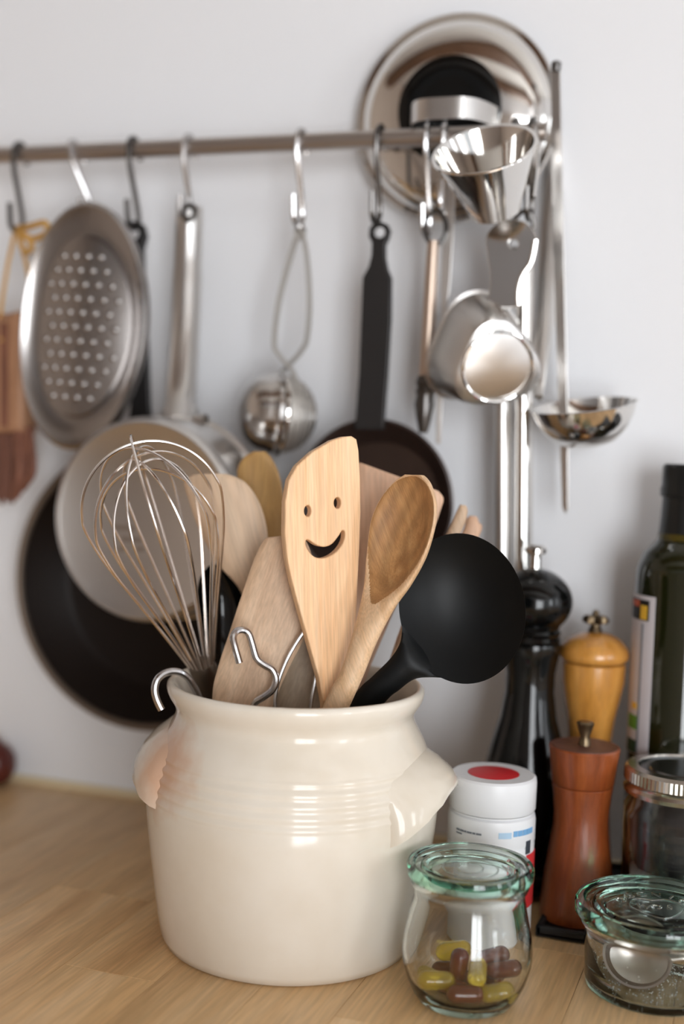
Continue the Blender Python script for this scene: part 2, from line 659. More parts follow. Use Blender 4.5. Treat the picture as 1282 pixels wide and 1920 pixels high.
class Thing:
    def __init__(self, name, label, cat_, group=None, kind=None):
        self.e = bpy.data.objects.new(name, None)
        self.e.empty_display_size = .02
        col.objects.link(self.e)
        if label:
            self.e['label'] = label
        if cat_:
            self.e['category'] = cat_
        if group:
            self.e['group'] = group
        if kind:
            self.e['kind'] = kind
        self.parts = []
        self.inst = []
        ALL.append(self)

    def part(self, name, md, mat, under=None, label=None, smooth=35, kind=None):
        me = to_mesh(name, md, mat, smooth)
        o = bpy.data.objects.new(name, me)
        col.objects.link(o)
        o.parent = under or self.e
        if label:
            o['label'] = label
        if kind:
            o['kind'] = kind
        self.parts.append(o)
        return o

    def copy(self, name, me, m, under=None):
        o = bpy.data.objects.new(name, me)
        col.objects.link(o)
        o.parent = under or self.e
        o.matrix_basis = m
        self.inst.append(o)
        return o

    def finish(self):
        vs_ = [v.co for o in self.parts for v in o.data.vertices]
        if not vs_:
            return
        lo = [min(v[i] for v in vs_) for i in range(3)]
        hi = [max(v[i] for v in vs_) for i in range(3)]
        b = Vector(((lo[0]+hi[0])/2, (lo[1]+hi[1])/2, lo[2]))
        for me in {o.data for o in self.parts}:
            me.transform(Matrix.Translation(-b))
        for o in self.inst:
            o.location = o.location-b
        self.e.location = b


def solo(name, label, cat_, md, mat, group=None, kind=None, smooth=35):
    vs_ = md[0]
    lo = [min(v[i] for v in vs_) for i in range(3)]
    hi = [max(v[i] for v in vs_) for i in range(3)]
    b = Vector(((lo[0]+hi[0])/2, (lo[1]+hi[1])/2, lo[2]))
    me = to_mesh(name, md, mat, smooth)
    me.transform(Matrix.Translation(-b))
    o = bpy.data.objects.new(name, me)
    o.location = b
    col.objects.link(o)
    if label:
        o['label'] = label
    if cat_:
        o['category'] = cat_
    if group:
        o['group'] = group
    if kind:
        o['kind'] = kind
    return o


# ================================================================== THE ROOM
def struct(name, md, mat):
    return solo(name, None, None, md, mat, kind='structure', smooth=0)


t_ = .1
struct('wall_back', bbox_(RX0-t_, RX1+t_, 0, t_, RZ0, RZ1), 'wall')
struct('wall_left', bbox_(RX0-t_, RX0, RY0, 0, RZ0, RZ1), 'wall_warm')
struct('floor', bbox_(RX0-t_, RX1+t_, RY0-t_, t_, RZ0-t_, RZ0), 'floor')
struct('ceiling', bbox_(RX0-t_, RX1+t_, RY0-t_, t_, RZ1, RZ1+t_), 'ceiling')
ws = sorted(WIN)
pcs, y_ = [], RY0
for (y0, y1, z0, z1) in ws:
    pcs += [bbox_(RX1, RX1+t_, y_, y0, RZ0, RZ1), bbox_(RX1, RX1+t_, y0, y1, RZ0, z0), bbox_(RX1, RX1+t_, y0, y1, z1, RZ1)]
    y_ = y1
struct('wall_right', join(*pcs, bbox_(RX1, RX1+t_, y_, 0, RZ0, RZ1)), 'wall')
struct('wall_rear', join(
    bbox_(RX0, WB[0], RY0-t_, RY0, RZ0, RZ1), bbox_(WB[1], RX1, RY0-t_, RY0, RZ0, RZ1),
    bbox_(WB[0], WB[1], RY0-t_, RY0, RZ0, WB[2]), bbox_(WB[0], WB[1], RY0-t_, RY0, WB[3], RZ1)), 'wall')


def casement(name, y0, y1, z0, z1):
    x0, x1 = RX1+.02, RX1+.07
    zc = z0+(z1-z0)*.62
    fr = join(bbox_(x0, x1, y0, y0+.045, z0, z1), bbox_(x0, x1, y1-.045, y1, z0, z1), bbox_(x0, x1, y0, y1, z0, z0+.05),
              bbox_(x0, x1, y0, y1, z1-.05, z1), bbox_(x0, x1, y0, y1, zc-.02, zc+.02))
    struct(name, fr, 'frame')


casement('window_1', *WIN[0])
casement('window_2', *WIN[1])
casement('window_4', *WIN[2])
struct('window_3', join(
    bbox_(WB[0], WB[0]+.05, RY0-.07, RY0-.02, WB[2], WB[3]), bbox_(WB[1]-.05, WB[1], RY0-.07, RY0-.02, WB[2], WB[3]),
    bbox_(WB[0], WB[1], RY0-.07, RY0-.02, WB[2], WB[2]+.05), bbox_(WB[0], WB[1], RY0-.07, RY0-.02, WB[3]-.05, WB[3]),
    bbox_(1.65, 1.70, RY0-.07, RY0-.02, WB[2], WB[3])), 'frame')

# worktop of beech staves running out from the wall
wt = Thing('worktop', 'beech butcher block worktop made of glued staves', 'worktop')
wt.part('core', bbox_(-1.5, .7, -.64, -.002, -.04, -.0062), 'stave', smooth=0)
edges_ = [-1.5, -1.43, -1.36, -1.29, -1.22, -1.15, -1.08, -1.01, -.94, -.87, -.80, -.735, -.665, -.592, -.52, -.447, -.376, -.318, -.262,
          -.213, -.158, -.10, -.045, .012, .07, .13, .19, .25, .32, .39, .46, .53, .60, .70]
cuts = {16: [-.305], 15: [-.20], 19: [-.303], 14: [-.33], 18: [-.42], 20: [-.17], 21: [-.36], 17: [-.12], 13: [-.15], 22: [-.24]}
for i in range(len(edges_)-1):
    cs = [-.64]+cuts.get(i, [random.uniform(-.5, -.1)])+[-.002]
    for y0, y1 in zip(cs, cs[1:]):
        g = .00012
        wt.part('stave', rbox(edges_[i]+g, edges_[i+1]-g, y0+g, y1-g, -.006, random.uniform(-.00004, 0), .00025), 'stave', smooth=0)
wt_objs = wt.parts
struct('trim_1', join(tube([Vector((-1.5, -.002, .0015)), Vector((.7, -.002, .0015))], .0042, 8)), 'caulk')
# unseen cupboard added behind the camera to shape reflections in the metal
struct('reflection_cupboard', join(bbox_(-1.85, .72, RY0+.001, RY0+.50, RZ0+.001, 1.15), *[rbox(-1.84+k*.64, -1.84+k*.64+.63, RY0+.502, RY0+.522, RZ0+.08, 1.13, .004) for k in range(4)]), 'added_cupboard')
# unseen timber beams, added under the ceiling for dark reflections in the steel
struct('reflection_beam_1', bbox_(RX0, RX1, -1.25, -.85, RZ1-.22, RZ1), 'added_beam')
struct('reflection_beam_2', bbox_(RX0, RX1, -2.55, -2.25, RZ1-.22, RZ1), 'added_beam')

# ================================================================== THE RAIL AND WHAT HANGS ON IT
RY = -.05
rz = sum(W(x, y, .05).z for x, y in ((0, 293), (354, 274), (563, 268), (800, 258)))/4
xr = W(1024, 247, .05).x
rl = Thing('wall_rail', 'grey steel hanging rail fixed along the white wall', 'rail')
rl.part('rod', tube([Vector((-.95, RY, rz)), Vector((xr, RY, rz))], .0064, 20), 'steel_rail')
for x in (-.90, xr-.045):
    br = rl.part('bracket', lathe([(0, 0), (.0045, 0), (.0045, .052), (0, .052)], 16, frame((x, -.001, rz), (0, -1, 0))), 'steel_rail')
    rl.part('flange', lathe([(0, 0), (.012, 0), (.012, .004), (.009, .006), (0, .006)], 24, frame((x, -.0005, rz), (0, -1, 0))), 'steel_rail', under=br)
HOOKS = 'wire hooks on the wall rail'


def s_hook(px, lean, label, L=.057, r=.0021, mat='wire', flip=1):
    """S hook: over the rail, shank down, bottom bend towards the room; lean tips it sideways"""
    x = W(px, 270-px*.04, .05).x
    a = .0064+r
    P = [(0, a+.002, -.006)]
    for k in range(0, 9):
        t = PI*k/8
        P.append((0, a*math.cos(t), a*math.sin(t)))
    P += [(0, -a+.001, -.012), (0, a*.2, -L*.62), (0, a*.75, -L+.008)]
    rb = .0085
    yc = a*.75-rb
    for k in range(1, 8):
        t = -PI*k/7
        P.append((0, yc+rb*math.cos(t), -L+.006+rb*math.sin(t)))
    P.append((0, yc-rb-.0015, -L+.018))
    m = Matrix.Translation((x, RY, rz)) @ Matrix.Rotation(lean, 4, 'Y')
    pts = [m @ Vector(p) for p in cat(P, 4)]
    solo('rail_hook', label, 'hook', tube(pts, r, 8), mat, HOOKS)
    return m @ Vector((0, yc, -L-.001))


h1 = s_hook(38, R_(1), 'dark wire hook holding the orange cord of the twig brush', mat='steel_dk')
h2 = s_hook(143, R_(-17), 'slanting wire hook holding the oval grater')
h3 = s_hook(252, R_(-2), 'wire hook holding the ring of the large dark pan', mat='steel_dk')
h4 = s_hook(355, R_(0), 'wire hook holding the steel saucepan handle', L=.055)
h5 = s_hook(566, R_(0), 'wire hook holding the mesh tea ball tongs')
h6 = s_hook(714, R_(1), 'dark wire hook holding the small iron pan', mat='steel_dk', L=.056)
h7 = s_hook(805, R_(-1), 'pale wire hook holding the slender bronze rod', L=.066)
h8 = s_hook(838, R_(0), 'wire hook behind the tilted cup, holding a pale narrow handle', L=.05)
h9 = s_hook(968, R_(-1), 'wire hook holding the lower measuring cup', L=.066, mat='steel_dk')
h10 = s_hook(1000, R_(0), 'wire hook at the rail end holding the long tongs', L=.056, mat='steel_dk')
# --- twig brush on the left edge
br = Thing('twig_brush', 'brown wooden brush with dark twig bristles on an orange cord', 'brush')
d = .055


def wl(*pts, d=.055):
    return [W(x, y, d) for x, y in pts]


br.part('handle', px_plate([(-34, 610), (-22, 592), (8, 588), (14, 604), (20, 590), (46, 584), (60, 600), (62, 700), (58, 812), (-30, 812)], [],
                           W(15, 700, d), (0, -1, 0), .024, .006), 'brush_wood')
br.part('groove', px_plate([(2, 604), (14, 606), (14, 800), (2, 800)], [], W(8, 700, d+.0125), (0, -1, 0), .002, .0004), 'bristle')
bs = []
for i in range(46):
    u = random.uniform(-1, 1)
    v = random.uniform(-1, 1)
    top = W(16+42*u, 800, d+.009*v)
    mid = W(16+50*u, 880, d+.015*v)
    bot = W(12+34*u, 950-38*abs(u)**2+random.uniform(-14, 0), d+.012*v)
    bs.append(tube(cat([top, mid, bot], 4), [.0022]*4+[.0024]*4+[.0012], 5))
br.part('bristle_bundle', join(*bs), 'bristle', kind='stuff')
hx = h1
br.part('cord', join(tube(cat([hx+Vector((0, 0, .001)), W(14, 500, d), W(0, 600, d+.006), W(6, 640, d+.013)], 6), .0017, 6),
                     tube(cat([hx+Vector((.001, -.001, .001)), W(50, 500, d+.004), W(58, 560, d), W(50, 600, d+.008)], 6), .0017, 6)), 'cord')
br.part('bow', join(tube(cat([hx, W(55, 425, d+.008), W(84, 418, d+.014), W(88, 436, d+.012), W(62, 448, d+.008), W(42, 440, d+.006)], 6, True), .0026, 6),
                    tube(cat([W(44, 438, d+.01), W(60, 460, d+.012), W(48, 474, d+.008), W(38, 450, d+.006)], 6, True), .0024, 6)), 'cord')

# --- oval grater
gc = W(166, 616, .068)
ga, gb = .0535, .0925
gm = frame(gc, (0.02, -1, .03)) @ Matrix.Rotation(R_(-3), 4, 'Z')


def goval(s, th):
    return ga*s*math.cos(th), gb*s*math.sin(th)


def gz(x, y, s):
    return .017*(1-(x/ga)**2)*max(0, (1-(y/gb)**2))**.35


gr = Thing('oval_grater', 'curved oval stainless steel grater hanging beside the twig brush', 'grater')
V, Fc = [], []
ss = [0, .2, .4, .6, .72]
N = 48
V.append(gm @ Vector((0, 0, gz(0, 0, 0))))
for s in ss[1:]:
    for i in range(N):
        x, y = goval(s, 2*PI*i/N)
        V.append(gm @ Vector((x, y, gz(x, y, s))))
for s, dz in ((.74, -.004), (.80, -.0045), (.97, .003), (1.0, .001), (1.0, -.004), (.96, -.002)):
    for i in range(N):
        x, y = goval(s, 2*PI*i/N)
        V.append(gm @ Vector((x, y, gz(x*.72/s, y*.72/s, .72)+dz)))
for i in range(N):
    Fc.append((0, 1+i, 1+(i+1) % N))
for k in range(len(ss)-2+6):
    for i in range(N):
        o = 1+k*N
        Fc.append((o+i, o+(i+1) % N, o+N+(i+1) % N, o+N+i))
gr.part('blade', (V, Fc), 'steel_gr', smooth=50)
tooth = to_mesh('tooth', lathe([(0, .0019), (.0014, .0016), (.0024, .0008), (.0030, 0)], 8), 'steel_gr', 60)
for j in range(11):
    for i in range(6):
        x = (i-2.5)*.0105+(.0026 if j % 2 else -.0026)
        y = .052-j*.0105
        if (x/(ga*.66))**2+(y/(gb*.69))**2 > 1:
            continue
        gr.copy('tooth', tooth, gm @ Matrix.Translation((x, y, gz(x, y, 0)-.0002)))
gr.part('hanging_tab', tube(cat([h2+Vector((0, .002, .0015)), h2+Vector((-.002, -.003, -.008)), gm @ Vector((.004, gb*.9, .006))], 5), .003, 8), 'steel_dk')

# --- large dark pan, inside towards the room
bp = Thing('frying_pan', 'large dark frying pan hanging lowest behind the saucepan', 'pan', 'pans on the rail')
pc = W(268, 1099, .045)
pr = (W(268, 829, .045).z-W(268, 1369, .045).z)/2
pm = frame((pc.x, -.012, pc.z), (0, -1, 0))
bp.part('bowl', lathe([(0, 0), (pr*.74, 0), (pr*.80, .003), (pr*.97, .032), (pr, .0335), (pr*1.0, .0355), (pr*.955, .0345), (pr*.77, .0065), (pr*.72, .0035), (0, .0035)], 72, pm), 'iron_big')
bp.part('rim', torus((pc.x, -.0465, pc.z), (0, -1, 0), pr*.982, .0032, 72, 8), 'iron_rim')
bp.part('handle', px_plate([(238, 850), (246, 760), (250, 600), (244, 520), (240, 470), (226, 452), (224, 432), (236, 418), (258, 414), (272, 424), (277, 444), (270, 468), (272, 540), (278, 640), (282, 760), (292, 850)],
                           [px_circ(250, 438, 12, 11)], (h3.x, -.049, rz-.1), (0, -1, 0), .005, .0012), 'iron')

# --- steel saucepan, base towards the room
sp = Thing('saucepan', 'stainless steel saucepan hanging base outwards by its long tube handle', 'pan', 'pans on the rail')
D1, D0 = .135, .084
c1 = W(265, 976, D1)
r1 = (W(265, 780, D1).z-W(265, 1172, D1).z)/2
sm = frame((c1.x, -D0, c1.z), (0, -1, 0))
h = D1-D0
sp.part('bowl', lathe([(r1*1.035, .000), (r1*1.04, .0015), (r1*1.0, .004), (r1, h-.010), (r1*.985, h-.004), (r1*.94, h), (r1*.90, h-.0005), (r1*.88, h-.0015), (0, h-.0015),
                       (0, h-.006), (r1*.92, h-.006), (r1*.965, h-.012), (r1*.97, .003), (r1*1.035, 0)], 72, sm), 'steel_br')
pb = W(372, 790, .066)
sp.part('handle', tube(cat([W(356, 384, .052), W(355, 400, .052), W(352, 500, .053), W(346, 640, .062), W(339, 740, .078), W(336, 785, .092)], 6),
                       [.006]+[.0098]*6+[.0102]*6+[.0108]*6+[.0112]*12, 20), 'steel_br')
sp.part('hanging_hole', torus(W(354, 398, .064), (0, -1, .1), .0052, .0019, 20, 8), 'steel_dk')
sp.part('socket', join(tube([W(318, 790, .092), W(386, 792, .092)], .006, 12), tube([W(338, 774, .085), W(336, 804, .096)], .0135, 16)), 'steel_br')
mk = []
for x, y, ww in ((232, 990, 46), (246, 1012, 40), (262, 1030, 18), (226, 1030, 14)):
    q = W(x, y, D1)
    mk.append(box((q.x, -D1+.0016, q.z), (ww*.0004, .0006, .0035)))
sp.part('base_stamp', join(*mk), 'steel_rail', smooth=0)

# --- tea ball tongs
tb = Thing('tea_ball_tongs', 'mesh tea ball on springy wire tongs hanging between the pans', 'tea strainer')
bc = W(524, 776, .055)
rb = .0285
ax = (Vector((-.80, -.55, .05))).normalized()
bm_ = frame(bc+ax*.004, ax)
tb.part('solid_half', lathe([(rb*1.05, -.001), (rb*1.06, .002), (rb, .004)]+[(rb*math.cos(t), .004+rb*.78*math.sin(t)) for t in [PI/2*k/8 for k in range(1, 8)]]+[(0, .004+rb*.78)], 36, bm_), 'steel')
hm = frame(bc-ax*.001, -ax)
tb.part('mesh_half', lathe([(rb*math.cos(t), rb*.9*math.sin(t)) for t in [PI/2*k/8 for k in range(0, 8)]]+[(0, rb*.9)], 36, hm), 'mesh_metal')
tb.part('rim', torus(bc, ax, rb*1.03, .002, 40, 8), 'steel_pol')
ribs = []
for k in range(1, 8):
    t = PI/2*k/8
    ribs.append(torus(bc-ax*(.001+rb*.9*math.sin(t)), ax, rb*math.cos(t)+.0004, .0005, 30, 4))
tb.part('mesh_wires', join(*ribs), 'steel')
d = .05
for sgn, pts in ((1, [(561, 432), (545, 480), (524, 560), (514, 640), (522, 664), (548, 696), (556, 720)]), (-1, [(566, 432), (575, 480), (580, 560), (576, 630), (566, 656), (536, 690), (508, 716)])):
    tb.part('arm', tube(cat([W(x, y, d+.004*sgn*(1 if y > 600 else .2)) for x, y in pts], 6), .0026, 8, flat=(.45, 1.9)), 'mesh_metal')
tb.part('clip', tube(cat([W(556, 436, d), W(562, 420, d), W(570, 436, d), W(563, 446, d)], 5, True), .0018, 6, closed=True), 'steel')

# --- small iron pan
ip = Thing('iron_pan', 'small black iron pan with a flat handle behind the smiling spatula', 'pan', 'pans on the rail')
pc = W(700, 941, .05)
pr = (W(700, 785, .05).z-W(700, 1097, .05).z)/2
pm = frame((pc.x, -.024, pc.z), (0, -1, 0))
ip.part('bowl', lathe([(0, 0), (pr*.66, 0), (pr*.74, .003), (pr*.98, .026), (pr, .028), (pr*.97, .0285), (pr*.90, .022), (pr*.72, .0055), (pr*.60, .0035), (0, .0035)], 64, pm), 'iron_in')
ip.part('handle', px_plate([(664, 806), (668, 780), (674, 700), (680, 540), (681, 520), (692, 500), (697, 480), (698, 456), (692, 444), (693, 428), (702, 418), (716, 416), (728, 422), (733, 434), (730, 448), (724, 460), (724, 484), (728, 505), (735, 522), (734, 600), (728, 700), (722, 782), (720, 806)],
                           [px_circ(712, 436, 10, 10)], (h6.x, -.056, rz-.1), (0, -1, 0), .0045, .0012), 'iron')

# --- pot lid resting on the rail by its strap handle
ld = Thing('pot_lid', 'round steel pot lid with strap handle hanging behind the rail', 'lid')
lc = W(843, 213, .03)
lr = (W(843, 13, .03).z-W(843, 414, .03).z)/2
lm = frame((lc.x, -.012, lc.z), (0, -1, 0))
ld.part('dome', lathe([(lr*.97, .0005), (lr, .001), (lr*1.005, .0025), (lr*.99, .004), (lr*.935, .0045), (lr*.915, .006), (lr*.86, .0125), (lr*.74, .0175), (lr*.55, .0215), (lr*.46, .0225),
                       (0, .0235), (0, .0215), (lr*.55, .0195), (lr*.86, .0105), (lr*.91, .003), (lr*.97, .0005)], 96, lm), 'steel_pol')
kc = W(842, 205, .035)
ld.part('knob_plate', lathe([(0, 0), (.037, 0), (.0375, .0015), (.034, .003), (.026, .0035), (.02, .003), (0, .003)], 48, frame((kc.x, -.0345, kc.z), (0, -1, 0))), 'blackg')
x0, x1 = W(745, 208, .065).x, W(922, 208, .065).x
zt, zb = W(835, 183, .07).z, rz+.0068
V, Fc = [], []
NS = 24
for i in range(NS+1):
    u = -1+2*i/NS
    y = -.036-.036*(1-u**4)
    x = (x0+x1)/2+(x1-x0)/2*u*(.94+.06*(1-u*u))
    for dy in (0, .0018):
        for z in (zb, zt):
            V.append(Vector((x, y+dy, z)))
for i in range(NS):
    b_, e_ = i*4, i*4+4
    Fc += [(b_, e_, e_+1, b_+1), (b_+2, b_+3, e_+3, e_+2), (b_+1, e_+1, e_+3, b_+3), (b_, b_+2, e_+2, e_)]
Fc += [(0, 1, 3, 2), (NS*4, NS*4+2, NS*4+3, NS*4+1)]
ld.part('strap_handle', (V, Fc), 'steel_br', smooth=50)

# --- slender bronze rod
rd = Thing('steel_rod', 'slender bronze coloured tool with ringed lower grip, left of the measuring cups', 'tool')
d = .058
rd.part('ring', torus(W(816, 428, d), (.5, -1, 0), .0075, .0017, 24, 6, 1, 1.5), 'steel_dk')
pts = [(812, 452), (808, 520), (803, 620), (799, 700), (796, 745)]
rd.part('shaft', tube(cat([W(x, y, d) for x, y in pts], 5), [.0040+.0018*i/20 for i in range(21)], 12), plain('bronze', rgb(196, 176, 160), .4, 1.0))
rd.part('grip', lathe([(0, 0), (.003, 0), (.0055, .010), (.0072, .020), (.0062, .026), (.0074, .029), (.0062, .032), (.0074, .035), (.006, .040), (0, .041)], 20,
                      frame(W(793, 812, d), W(797, 740, d)-W(793, 812, d))), 'steel_dk')

# --- pale narrow utensil handle
ph = Thing('steel_spatula', 'narrow pale steel spatula hanging between the bronze rod and the cups', 'spatula')
ph.part('handle', px_plate([(834, 330), (838, 322), (850, 322), (854, 332), (850, 450), (844, 540), (836, 596), (828, 596), (826, 540), (830, 450)], [px_circ(845, 334, 4, 4, 8)], W(840, 450, .05), (.1, -1, 0), .0025, .0006), 'steel_br')
ph.part('blade', px_plate([(828, 590), (836, 590), (830, 700), (829, 760), (826, 832), (817, 832), (818, 760), (823, 700)], [], W(825, 700, .05), (.15, -1, 0), .0012, .0004), 'steel_br')


# --- measuring cups
def mcup(t, mouth, base, rm, rbs, m, name='bowl', tri=0.0, mat='steel_pol'):
    hgt = (mouth-base).length
    sh = (lambda a, z: 1+tri*math.cos(3*(a-PI/2))) if tri else None
    e = .0008
    t.part(name, lathe([(0, 0), (rbs*.8, 0), (rbs*.97, .002), (rbs*1.04, .006), (rm*.985, hgt-.001), (rm*1.04, hgt), (rm*1.03, hgt+.0012), (rm*.985-e, hgt+.0008),
                        (rbs*1.04-e, .006), (rbs*.95, .003), (0, .0022)], 60, m, shape=sh), mat)


UPW = Vector((0, 0, 1))
c1 = Thing('measuring_cup', 'steel measuring cup tipped open towards the room in front of the lid', 'measuring cup', 'steel measuring cups')
mo = at(908, 281, .825)
axis = (CU*.95-CR*.30).normalized()*math.cos(R_(38))-FWD*math.sin(R_(38))
hgt = .046
ba = mo-axis*hgt
mcup(c1, mo, ba, .0335, .0175, frame(ba, axis))
hp = [at(998, 250, .838), at(1008, 254, .855), at(1010, 275, .868), at(1006, 320, .872), at(1000, 372, .872)]
c1.part('handle', tube(cat(hp, 5), .006, 10, flat=(1.0, .22)), 'steel')

c2 = Thing('measuring_cup', 'steel measuring cup hanging base outwards by a holed handle above the ladle bowl', 'measuring cup', 'steel measuring cups')
b2, m2 = W(934, 678, .112), W(898, 664, .066)
b2 = at(933, 688, .845)
m2 = at(897, 656, .885)
ax2 = (m2-b2)
mcup(c2, m2, b2, .0365, .0290, frame(b2, ax2.normalized(), up=Vector((-.25, 0, 1))), tri=.11, mat='steel_br')
c2.part('base_bead', torus(b2-ax2.normalized()*.0003, ax2, .024, .0013, 40, 8), 'steel_pol')
hn = (m2-W(955, 440, .062))
c2.part('handle', px_plate([(908, 575), (916, 556), (919, 520), (914, 480), (911, 450), (918, 432), (936, 418), (962, 412), (986, 418), (1002, 436), (1007, 460), (994, 490), (980, 514), (972, 540), (974, 575)],
                           [px_circ(963, 458, 9, 9)], W(945, 500, .070), (.05, -1, .10), .0022, .0007, smooth=3), 'steel')
c2.part('handle_flange', tube(cat([W(1004, 450, .073), W(996, 490, .073), W(980, 516, .073), W(972, 544, .073), W(972, 572, .073)], 5), .0022, 8), 'steel_pol')

# --- ladle
la = Thing('soup_ladle', 'steel soup ladle with a long pale handle at the right end of the rail', 'ladle', 'ladles')
lb = at(1094, 761, .868)
R1 = .0355
tilt = (CU - CR*.12 - FWD*.20).normalized()
lmx = frame(lb, tilt)
prof = [(0, -.0285), (.010, -.0280), (.020, -.0245), (.028, -.0170), (.033, -.008), (R1, 0), (R1+.0015, .0006), (R1-.0006, .0006), (.0322, -.008), (.0272, -.0163), (.0195, -.0235), (.010, -.0268), (0, -.0273)]
la.part('bowl', lathe(prof, 56, lmx), 'steel_pol')
V = [(1030, 225, 1050, 225), (1024, 330, 1056, 330), (1012, 480, 1052, 480), (1003, 620, 1038, 620), (997, 710, 1022, 716), (1000, 742, 1012, 752)]
Zs = [.915, .91, .90, .89, .88, .872]
la.part('handle', loft_px([(q[0], q[1], q[2], q[3], z, z+.004, .0052, .0006, .0008) for q, z in zip(V, Zs)], 6), 'steel_br')
la.part('hook_end', tube(cat([at(1040, 235, .915), at(1020, 232, .916), at(1008, 250, .918), at(1012, 275, .92), at(1022, 285, .922)], 6), .0020, 8), 'steel_br')

# --- slim blade behind the ladle
sk = Thing('steel_skewer', 'slim grey steel blade tapering to a point behind the ladle', 'skewer')
sk.part('blade', px_plate([(1034, 128), (1038, 122), (1047, 122), (1050, 130), (1056, 400), (1066, 800), (1066, 952), (1060, 964), (1054, 950), (1048, 800), (1034, 400)], [], W(1050, 500, .035), (-.12, -1, 0), .002, .0005), 'steel_br')
sk.part('knob', lathe([(0, 0), (.003, 0), (.0034, .002), (.0034, .006), (.002, .007), (0, .007)], 16, frame(W(1042, 134, .035), (0, 0, 1))), 'steel_dk')

# --- kitchen tongs: two channel-shaped arms
tg = Thing('kitchen_tongs', 'long narrow steel tongs hanging behind the lower measuring cup', 'tongs')
tz0 = W(965, 1190, .04).z


def channel(xa, xb, ya, yb, dd):
    ta, tb_ = W(xa, ya, dd), W(xb, yb, dd)
    L = (ta-tb_)
    m = frame(tb_, L, up=Vector((0, -1, 0)))
    w2, dp, th = .0064, .009, .0011
    pr_ = []
    for k in range(13):
        a_ = PI*k/12
        pr_.append((w2*math.cos(a_), dp*math.sin(a_)))
    for k in range(12, -1, -1):
        a_ = PI*k/12
        pr_.append(((w2-th)*math.cos(a_), (dp-th)*math.sin(a_)))
    # orient so that the crown faces the room
    xaxis = Vector((1, 0, 0))
    V_, F_ = [], []
    for p in (tb_, ta):
        for u, v in pr_:
            V_.append(p+xaxis*u+Vector((0, -v, 0)))
    n_ = len(pr_)
    for i in range(n_):
        j = (i+1) % n_
        F_.append((i, j, j+n_, i+n_))
    F_.append(tuple(range(n_-1, -1, -1)))
    F_.append(tuple(range(n_, 2*n_)))
    return V_, F_


tg.part('arm', channel(944, 944, 470, 1190, .038), 'steel_br')
tg.part('arm', channel(984, 980, 470, 1190, .038), 'steel_pol')
tg.part('hinge', lathe([(0, 0), (.006, 0), (.006, .004), (0, .004)], 16, frame(W(966, 480, .046), (0, -1, 0))), 'steel')
tg.part('hanging_ring', tube(cat([W(950, 476, .042), W(958, 420, .046), W(985, 395, .048), W(1000, 420, .046), W(984, 476, .042)], 6), .0018, 8), 'steel_dk')

# --- reddish bulb at the left edge
bl = Thing('shallot', 'dark reddish brown round bulb cut off by the left picture edge', 'onion')
bb = W(-8, 1420, .0205)
bl.part('bulb', lathe([(0, 0), (.006, .0005), (.013, .005), (.017, .014), (.0165, .024), (.012, .031), (.005, .036), (.002, .040), (0, .0405)], 28, Matrix.Translation((bb.x, bb.y, 0))), 'bulb')
bl.part('root_tuft', lathe([(0, -.0), (.003, .0), (.0035, .002), (0, .0025)], 10, Matrix.Translation((bb.x, bb.y, 0))), 'cord')

# ================================================================== THE CROCK
fc = T(529, 1849, 0)
PC = fc + FH*.0722
PC.z = 0
PM = Matrix.Translation(PC)
outer = [(.0722, 0), (.0750, .0013), (.0772, .006), (.0792, .016), (.0814, .030), (.0842, .052), (.0866, .070), (.0876, .082)]
for k in range(1, 41):
    z = .082+.041*k/40
    t = k/40
    r = .0876-.0083*t**1.9-.0008*t
    ridge = .00042*math.sin(2*PI*(z-.090)/.0062) if .0905 < z < .1165 else 0
    outer.append((r+ridge, z))
outer += [(.0762, .1275), (.0738, .1318), (.0720, .1355), (.0713, .1385), (.0718, .1412), (.0733, .1440), (.0753, .1470), (.0767, .1500), (.0773, .1528), (.0770, .1550), (.0758, .1563)]
inner = [(.0742, .1565), (.0726, .1550), (.0708, .1515), (.0692, .1460), (.0680, .1400), (.0680, .1340), (.0710, .1270), (.0750, .1180), (.0800, .1030), (.0815, .0800), (.0785, .0500), (.0745, .0200), (.0680, .0105), (.0, .0095)]
SCORCH = tuple(at(326, 1432, .738))
M['ceramic'] = ceramic()


def body_r(z):
    for (r0, z0), (r1_, z1_) in zip(outer, outer[1:]):
        if z0 <= z <= z1_ and z1_ > z0:
            return r0+(r1_-r0)*(z-z0)/(z1_-z0)
    return outer[-1][0]


def azdir(phi):
    return R0*math.cos(phi)-FH*math.sin(phi)


ck = Thing('crock', 'cream glazed stoneware crock with ear handles holding the utensils', 'crock')
ck.part('body', lathe([(0, 0)]+outer+inner, 96, PM), 'ceramic', smooth=60)


